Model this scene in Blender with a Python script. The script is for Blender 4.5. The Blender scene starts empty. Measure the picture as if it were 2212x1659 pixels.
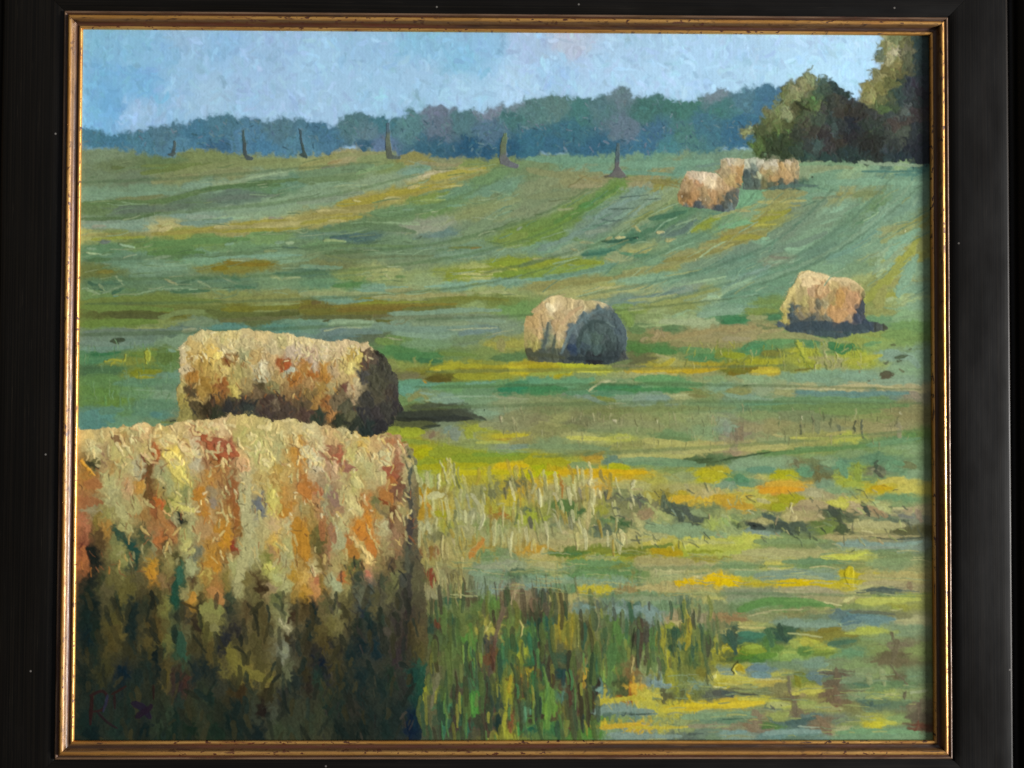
import bpy, math, random
import numpy as np
from mathutils import Vector, Matrix

# ------------------------------------------------------------------ camera, world, lights, exposure
sc = bpy.context.scene
C = bpy.context.scene.collection
R = math.radians
HFOV = 50.0
CAM_ROT = (1.351, -0.703, 0.191)           # rotation vector, degrees
CAM_POS = (-0.0059, -0.0184, 0.7715)       # metres from the middle of the picture; +z faces the viewer
CH = 0.4982                                # picture height
CW = 0.600                                 # picture width
LIFT = 1.55                                # the picture hangs with its middle at eye height
# the picture lies in its own x-y plane and is stood up against the wall: local (x, y, z) -> world (x, -z, y)
STAND = Matrix(((1, 0, 0, 0), (0, 0, -1, 0), (0, 1, 0, LIFT), (0, 0, 0, 1)))
cam_d = bpy.data.cameras.new('camera'); cam = bpy.data.objects.new('camera', cam_d); C.objects.link(cam)
rv = Vector([R(v) for v in CAM_ROT])
cam.matrix_world = STAND @ Matrix.Translation(CAM_POS) @ Matrix.Rotation(rv.length, 4, rv.normalized())
cam_d.sensor_fit = 'HORIZONTAL'; cam_d.angle = R(HFOV); cam_d.clip_start = .01; cam_d.clip_end = 50
sc.camera = cam

w = bpy.data.worlds.new('World'); sc.world = w; w.use_nodes = True
nt = w.node_tree; nt.nodes.clear()
def wn(t, **k):
    n = nt.nodes.new(t)
    for a, b in k.items(): setattr(n, a, b)
    return n
tc = wn('ShaderNodeTexCoord'); sx = wn('ShaderNodeSeparateXYZ'); mr = wn('ShaderNodeMapRange')
mr.inputs[1].default_value = -.75; mr.inputs[2].default_value = .75
cr = wn('ShaderNodeMix', data_type='RGBA'); bg = wn('ShaderNodeBackground'); ow = wn('ShaderNodeOutputWorld')
cr.inputs[6].default_value = (.20, .17, .11, 1)        # the dim warm side of the room
cr.inputs[7].default_value = (.58, .60, .68, 1)         # the window side
nt.links.new(tc.outputs['Generated'], sx.inputs[0]); nt.links.new(sx.outputs[0], mr.inputs[0])
nt.links.new(mr.outputs[0], cr.inputs[0]); nt.links.new(cr.outputs[2], bg.inputs[0])
mz = wn('ShaderNodeMapRange'); mz.inputs[1].default_value = -.40; mz.inputs[2].default_value = .40      # dark floor, paler ceiling
mz.inputs[3].default_value = .20; mz.inputs[4].default_value = .85
nt.links.new(sx.outputs[2], mz.inputs[0]); nt.links.new(mz.outputs[0], bg.inputs[1]); nt.links.new(bg.outputs[0], ow.inputs[0])

def area(name, loc, tgt, size, sizey, power, col):
    l = bpy.data.lights.new(name, 'AREA'); l.shape = 'RECTANGLE'; l.size = size; l.size_y = sizey; l.energy = power; l.color = col
    o = bpy.data.objects.new(name, l); C.objects.link(o)
    o.location = loc; o.rotation_euler = (Vector(tgt)-Vector(loc)).to_track_quat('-Z', 'Y').to_euler()
    return o
area('window_light', (8.6, -3.25, LIFT-.75), (0, 0, LIFT), 1.5, 2.2, 2320, (1.0, .985, .96))
sc.view_settings.view_transform = 'Standard'; sc.view_settings.look = 'None'
sc.view_settings.gamma = 1; sc.view_settings.use_curve_mapping = False
sc.view_settings.exposure = 0.0

# ------------------------------------------------------------------ helpers
def tag(o, label=None, cat=None, group=None, kind=None):
    for k, v in (('label', label), ('category', cat), ('group', group), ('kind', kind)):
        if v: o[k] = v
    return o
def mesh_obj(name, verts, faces, mat, parent=None, smooth=False, uv=None):
    me = bpy.data.meshes.new(name); me.from_pydata(verts, [], faces); me.update()
    if smooth: me.polygons.foreach_set('use_smooth', [True]*len(me.polygons))
    if uv is not None:
        l = me.uv_layers.new(name='along'); d = np.empty((len(me.loops), 2), 'f4')
        vi = np.empty(len(me.loops), 'i4'); me.loops.foreach_get('vertex_index', vi)
        d[:] = np.asarray(uv, 'f4')[vi]; l.data.foreach_set('uv', d.ravel())
    me.materials.append(mat); o = bpy.data.objects.new(name, me); C.objects.link(o)
    if parent: o.parent = parent
    return o
class NT:
    def __init__(s, name):
        s.m = bpy.data.materials.new(name); s.m.use_nodes = True; s.t = s.m.node_tree
        s.b = s.t.nodes['Principled BSDF']
    def n(s, t, ins=None, **k):
        n = s.t.nodes.new(t)
        for a, b in k.items(): setattr(n, a, b)
        for a, b in (ins or {}).items():
            if isinstance(b, bpy.types.NodeSocket): s.t.links.new(b, n.inputs[a])
            else: n.inputs[a].default_value = b
        return n
    def link(s, a, b): s.t.links.new(a, s.b.inputs[b] if isinstance(b, str) else b)
    def math(s, op, a, b=0.0, c=False):
        return s.n('ShaderNodeMath', {0: a, 1: b}, operation=op, use_clamp=c).outputs[0]
    def rng(s, v, a, b, c=0.0, d=1.0):
        return s.n('ShaderNodeMapRange', {0: v, 1: a, 2: b, 3: c, 4: d}).outputs[0]
    def mix(s, f, a, b):
        n = s.n('ShaderNodeMix', data_type='RGBA')
        for i, v in ((0, f), (6, a), (7, b)):
            if isinstance(v, bpy.types.NodeSocket): s.t.links.new(v, n.inputs[i])
            else: n.inputs[i].default_value = v if i == 0 else (*v, 1)
        return n.outputs[2]
    def noise(s, vec, scale, detail=2, rough=.5):
        return s.n('ShaderNodeTexNoise', {'Vector': vec, 'Scale': scale, 'Detail': detail, 'Roughness': rough}).outputs[0]
    def scale(s, vec, v):
        return s.n('ShaderNodeVectorMath', {0: vec, 1: v}, operation='MULTIPLY').outputs[0]

# ------------------------------------------------------------------ materials
def mat_paint():
    k = NT('oil_paint')
    at = k.n('ShaderNodeAttribute', attribute_name='paint')
    tcn = k.n('ShaderNodeTexCoord')
    g = k.noise(tcn.outputs['Object'], 420, 3, .6)
    col = k.mix(k.rng(g, .3, .7), (.97, .97, .97), (1.03, 1.03, 1.03))
    mm = k.n('ShaderNodeMix', data_type='RGBA', blend_type='MULTIPLY'); mm.inputs[0].default_value = 1
    k.link(at.outputs['Color'], mm.inputs[6]); k.link(col, mm.inputs[7])
    k.link(mm.outputs[2], 'Base Color')
    k.b.inputs['Roughness'].default_value = .42
    k.b.inputs['Specular IOR Level'].default_value = .10
    # the weave of the cloth shows through thin paint
    wv = [k.n('ShaderNodeTexWave', {'Vector': tcn.outputs['Object'], 'Scale': 130.0, 'Distortion': 1.5, 'Detail': 1.0},
              bands_direction=d).outputs[1] for d in 'XY']
    h = k.math('ADD', k.math('MAXIMUM', wv[0], wv[1]), k.math('MULTIPLY', k.noise(tcn.outputs['Object'], 900, 2), .8))
    bp = k.n('ShaderNodeBump', {'Height': h, 'Strength': .05, 'Distance': .00018}); k.link(bp.outputs[0], 'Normal')
    return k.m
def mat_black():
    k = NT('black_lacquered_wood')
    uv = k.n('ShaderNodeUVMap', uv_map='along').outputs[0]
    sp = k.n('ShaderNodeSeparateXYZ', {0: uv})
    streak = k.noise(k.scale(uv, (6, 900, 1)), 1, 3, .6)
    fine = k.noise(k.scale(uv, (30, 2600, 1)), 1, 2, .6)
    blot = k.noise(k.scale(uv, (14, 40, 1)), 1, 3, .6)
    c = k.mix(k.rng(streak, .42, .78), (.0024, .0021, .0018), (.0075, .0058, .0040))
    c = k.mix(k.math('MULTIPLY', k.rng(fine, .66, .74), k.rng(blot, .45, .62)), c, (.026, .020, .013))
    # rubbed brown where the outer ridge was sanded through
    rub = k.math('MULTIPLY', k.rng(k.math('ABSOLUTE', k.math('SUBTRACT', sp.outputs[1], .0667)), .0017, .0003), k.rng(k.noise(k.scale(uv, (30, 500, 1)), 1, 3, .7), .35, .6))
    c = k.mix(k.math('MULTIPLY', rub, .8), c, (.10, .060, .026))
    rub2 = k.math('MULTIPLY', k.rng(k.math('ABSOLUTE', k.math('SUBTRACT', sp.outputs[1], .0548)), .0012, .0002), k.rng(streak, .4, .65))
    c = k.mix(k.math('MULTIPLY', rub2, .5), c, (.06, .038, .022))
    spk = k.n('ShaderNodeTexVoronoi', {'Vector': k.scale(uv, (1, 1, 1)), 'Scale': 40.0, 'Randomness': 1.0}, voronoi_dimensions='2D')
    dot = k.math('MULTIPLY', k.rng(spk.outputs['Distance'], .034, .018), k.rng(k.n('ShaderNodeSeparateColor', {0: spk.outputs['Color']}).outputs[0], .965, .975))
    c = k.mix(dot, c, (.12, .11, .10))
    k.link(c, 'Base Color')
    k.link(k.rng(blot, .3, .7, .34, .50), 'Roughness')
    k.b.inputs['Specular IOR Level'].default_value = .15
    bp = k.n('ShaderNodeBump', {'Height': k.math('ADD', streak, k.math('MULTIPLY', fine, .5)), 'Strength': .16, 'Distance': .00025}); k.link(bp.outputs[0], 'Normal')
    return k.m
def mat_gilt():
    k = NT('worn_gilding')
    uv = k.n('ShaderNodeUVMap', uv_map='along').outputs[0]
    a = k.n('ShaderNodeSeparateXYZ', {0: uv}).outputs[1]
    n1 = k.noise(k.scale(uv, (70, 520, 1)), 1, 4, .65)
    n2 = k.noise(k.scale(uv, (22, 300, 1)), 1, 3, .6)
    n3 = k.noise(k.scale(uv, (9, 120, 1)), 1, 2, .5)
    gold = k.mix(k.rng(n3, .35, .65), (.50, .235, .05), (.70, .40, .12))
    gold = k.mix(k.rng(n2, .52, .70), gold, (.40, .17, .05))
    # dark toning left in the hollows, red bole where the leaf is rubbed off
    hol = k.math('MAXIMUM', k.rng(k.math('ABSOLUTE', k.math('SUBTRACT', a, .0036)), .0017, .0007), k.rng(k.math('ABSOLUTE', k.math('SUBTRACT', a, .0099)), .0009, .0004))
    wear = k.math('MAXIMUM', k.rng(n1, .58, .66), k.math('MULTIPLY', hol, k.rng(n2, .25, .5)))
    n4 = k.noise(k.scale(uv, (210, 430, 1)), 1, 2, .6)
    wear = k.math('MAXIMUM', wear, k.math('MULTIPLY', k.rng(n4, .57, .63), k.rng(n3, .38, .52)))
    # brown toning wiped over the inner slope, thinner towards the top of the bead
    tone = k.math('MULTIPLY', k.rng(k.math('ADD', a, k.math('MULTIPLY', k.math('SUBTRACT', n2, .5), .0030)), .0072, .0058), k.rng(a, .0012, .0019))
    tone = k.math('MAXIMUM', k.math('MULTIPLY', tone, .88), k.rng(a, .0089, .0096))
    gold = k.mix(tone, gold, k.mix(k.rng(n3, .4, .6), (.095, .050, .022), (.050, .022, .010)))
    c = k.mix(wear, gold, k.mix(k.rng(n3, .4, .6), (.030, .012, .005), (.070, .020, .008)))
    outer = k.math('MULTIPLY', k.rng(a, .0106, .0110), k.rng(n2, .35, .6))
    c = k.mix(outer, c, (.16, .095, .055))
    wear = k.math('MAXIMUM', wear, k.math('MULTIPLY', tone, .75))
    k.link(c, 'Base Color')
    k.link(k.math('MULTIPLY', k.math('SUBTRACT', 1.0, wear, True), .75), 'Metallic')
    k.link(k.rng(n1, .3, .7, .30, .52), 'Roughness')
    bp = k.n('ShaderNodeBump', {'Height': k.math('ADD', n1, k.math('MULTIPLY', n2, .6)), 'Strength': .5, 'Distance': .0006}); k.link(bp.outputs[0], 'Normal')
    return k.m
def mat_plain(name, col, rough=.8):
    k = NT(name); tcn = k.n('ShaderNodeTexCoord')
    n = k.noise(tcn.outputs['Object'], 30, 4, .6)
    k.link(k.mix(n, tuple(v*.9 for v in col), tuple(v*1.08 for v in col)), 'Base Color'); k.b.inputs['Roughness'].default_value = rough
    bp = k.n('ShaderNodeBump', {'Height': n, 'Strength': .1, 'Distance': .001}); k.link(bp.outputs[0], 'Normal')
    return k.m
M_PAINT, M_BLACK, M_GILT = mat_paint(), mat_black(), mat_gilt()
M_CLOTH, M_WALL = mat_plain('raw_canvas', (.45, .40, .31)), mat_plain('wall_paint', (.55, .53, .48))

# ------------------------------------------------------------------ wall behind
wall = mesh_obj('wall', [(-2.4, .026, 0), (2.4, .026, 0), (2.4, .026, 2.7), (-2.4, .026, 2.7)], [(0, 1, 2, 3)], M_WALL)
tag(wall, kind='structure')

# ------------------------------------------------------------------ the framed painting
root = bpy.data.objects.new('framed_painting', None); C.objects.link(root)
root.matrix_world = STAND; root.empty_display_size = .1
tag(root, 'oil painting of hay bales on a green field in wide black frame with gilt edge', 'painting')

# ---- frame: four mitred rails, profile (distance from the sight edge, height) in millimetres
GILT_P = [(0, -3.2), (0, .5), (.25, .95), (.9, 1.25), (1.7, 1.2), (2.2, .8), (2.8, .55), (3.6, .7), (4.5, 1.3), (5.1, 2.1), (5.5, 3.1),
          (6.0, 3.8), (6.7, 4.25), (7.4, 4.4), (8.1, 4.2), (8.7, 3.6), (9.15, 2.8), (9.45, 1.9), (9.9, 1.5), (10.4, 1.6), (10.8, 2.1),
          (11.3, 2.35), (11.8, 2.3), (12.2, 1.9), (12.4, 1.0), (12.5, 0)]
BLACK_P = [(12.3, -2), (12.4, .35), (13.0, .15), (13.6, .25), (14.4, .9), (20, 1.5), (34, 1.9), (48, 1.9), (53.5, 1.6), (54.8, 1.35), (55.6, .6), (56.2, -.9), (57, -1.6),
           (59.5, -1.7), (60.6, -1.3), (61.2, .2), (62.2, 2.4), (63.8, 4.3), (65.6, 5.4), (67.5, 5.8), (70, 5.5), (73, 4.2), (75.5, 1.8), (76.6, -1), (76.8, -4), (76.8, -24), (12.3, -24)]
def rail(prof, side, nseg, wob=0.0, seed=0):
    """sweep the profile along one side; the ends are cut at 45 degrees"""
    rr = np.random.default_rng(seed+side)
    hx, hy = CW/2, CH/2
    V, F, UV = [], [], []
    n = len(prof)
    ph = rr.random(6)*6.28
    for j in range(nseg+1):
        t = j/nseg
        for d, z in prof:
            d, z = d/1000, z/1000
            half = (hx if side in (0, 2) else hy)+d
            off = (hy if side in (0, 2) else hx)+d
            s = -half+2*half*t
            g = wob*(math.sin(s*23+ph[0])+.6*math.sin(s*61+ph[1])+.4*math.sin(s*143+ph[2]))/1000
            s *= (1-.00012/half)
            x, y = ((s, off), (off, -s), (-s, -off), (-off, s))[side]
            V.append((x, y, z+g)); UV.append((s+side*3.1, d))
    for j in range(nseg):
        for i in range(n-1):
            a = j*n+i; F.append((a, a+1, a+n+1, a+n))
    F.append(tuple(range(n))[::-1]); F.append(tuple(nseg*n+i for i in range(n)))
    F = [f[::-1] for f in F]
    return V, F, UV
RAILS = (('upper rail of the black frame', 0), ('right rail of the black frame', 1), ('lower rail of the black frame', 2), ('left rail of the black frame', 3))
for lb, s in RAILS:
    V, F, UV = rail(BLACK_P, s, 60, .05, 3)
    r_ = mesh_obj('frame_rail', V, F, M_BLACK, root, True, UV)
    V, F, UV = rail(GILT_P, s, 160, .05, 9)
    g_ = mesh_obj('gilt_moulding', V, F, M_GILT, r_, True, UV)
    for o in (r_, g_):
        o.data.set_sharp_from_angle(angle=R(50))

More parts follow.
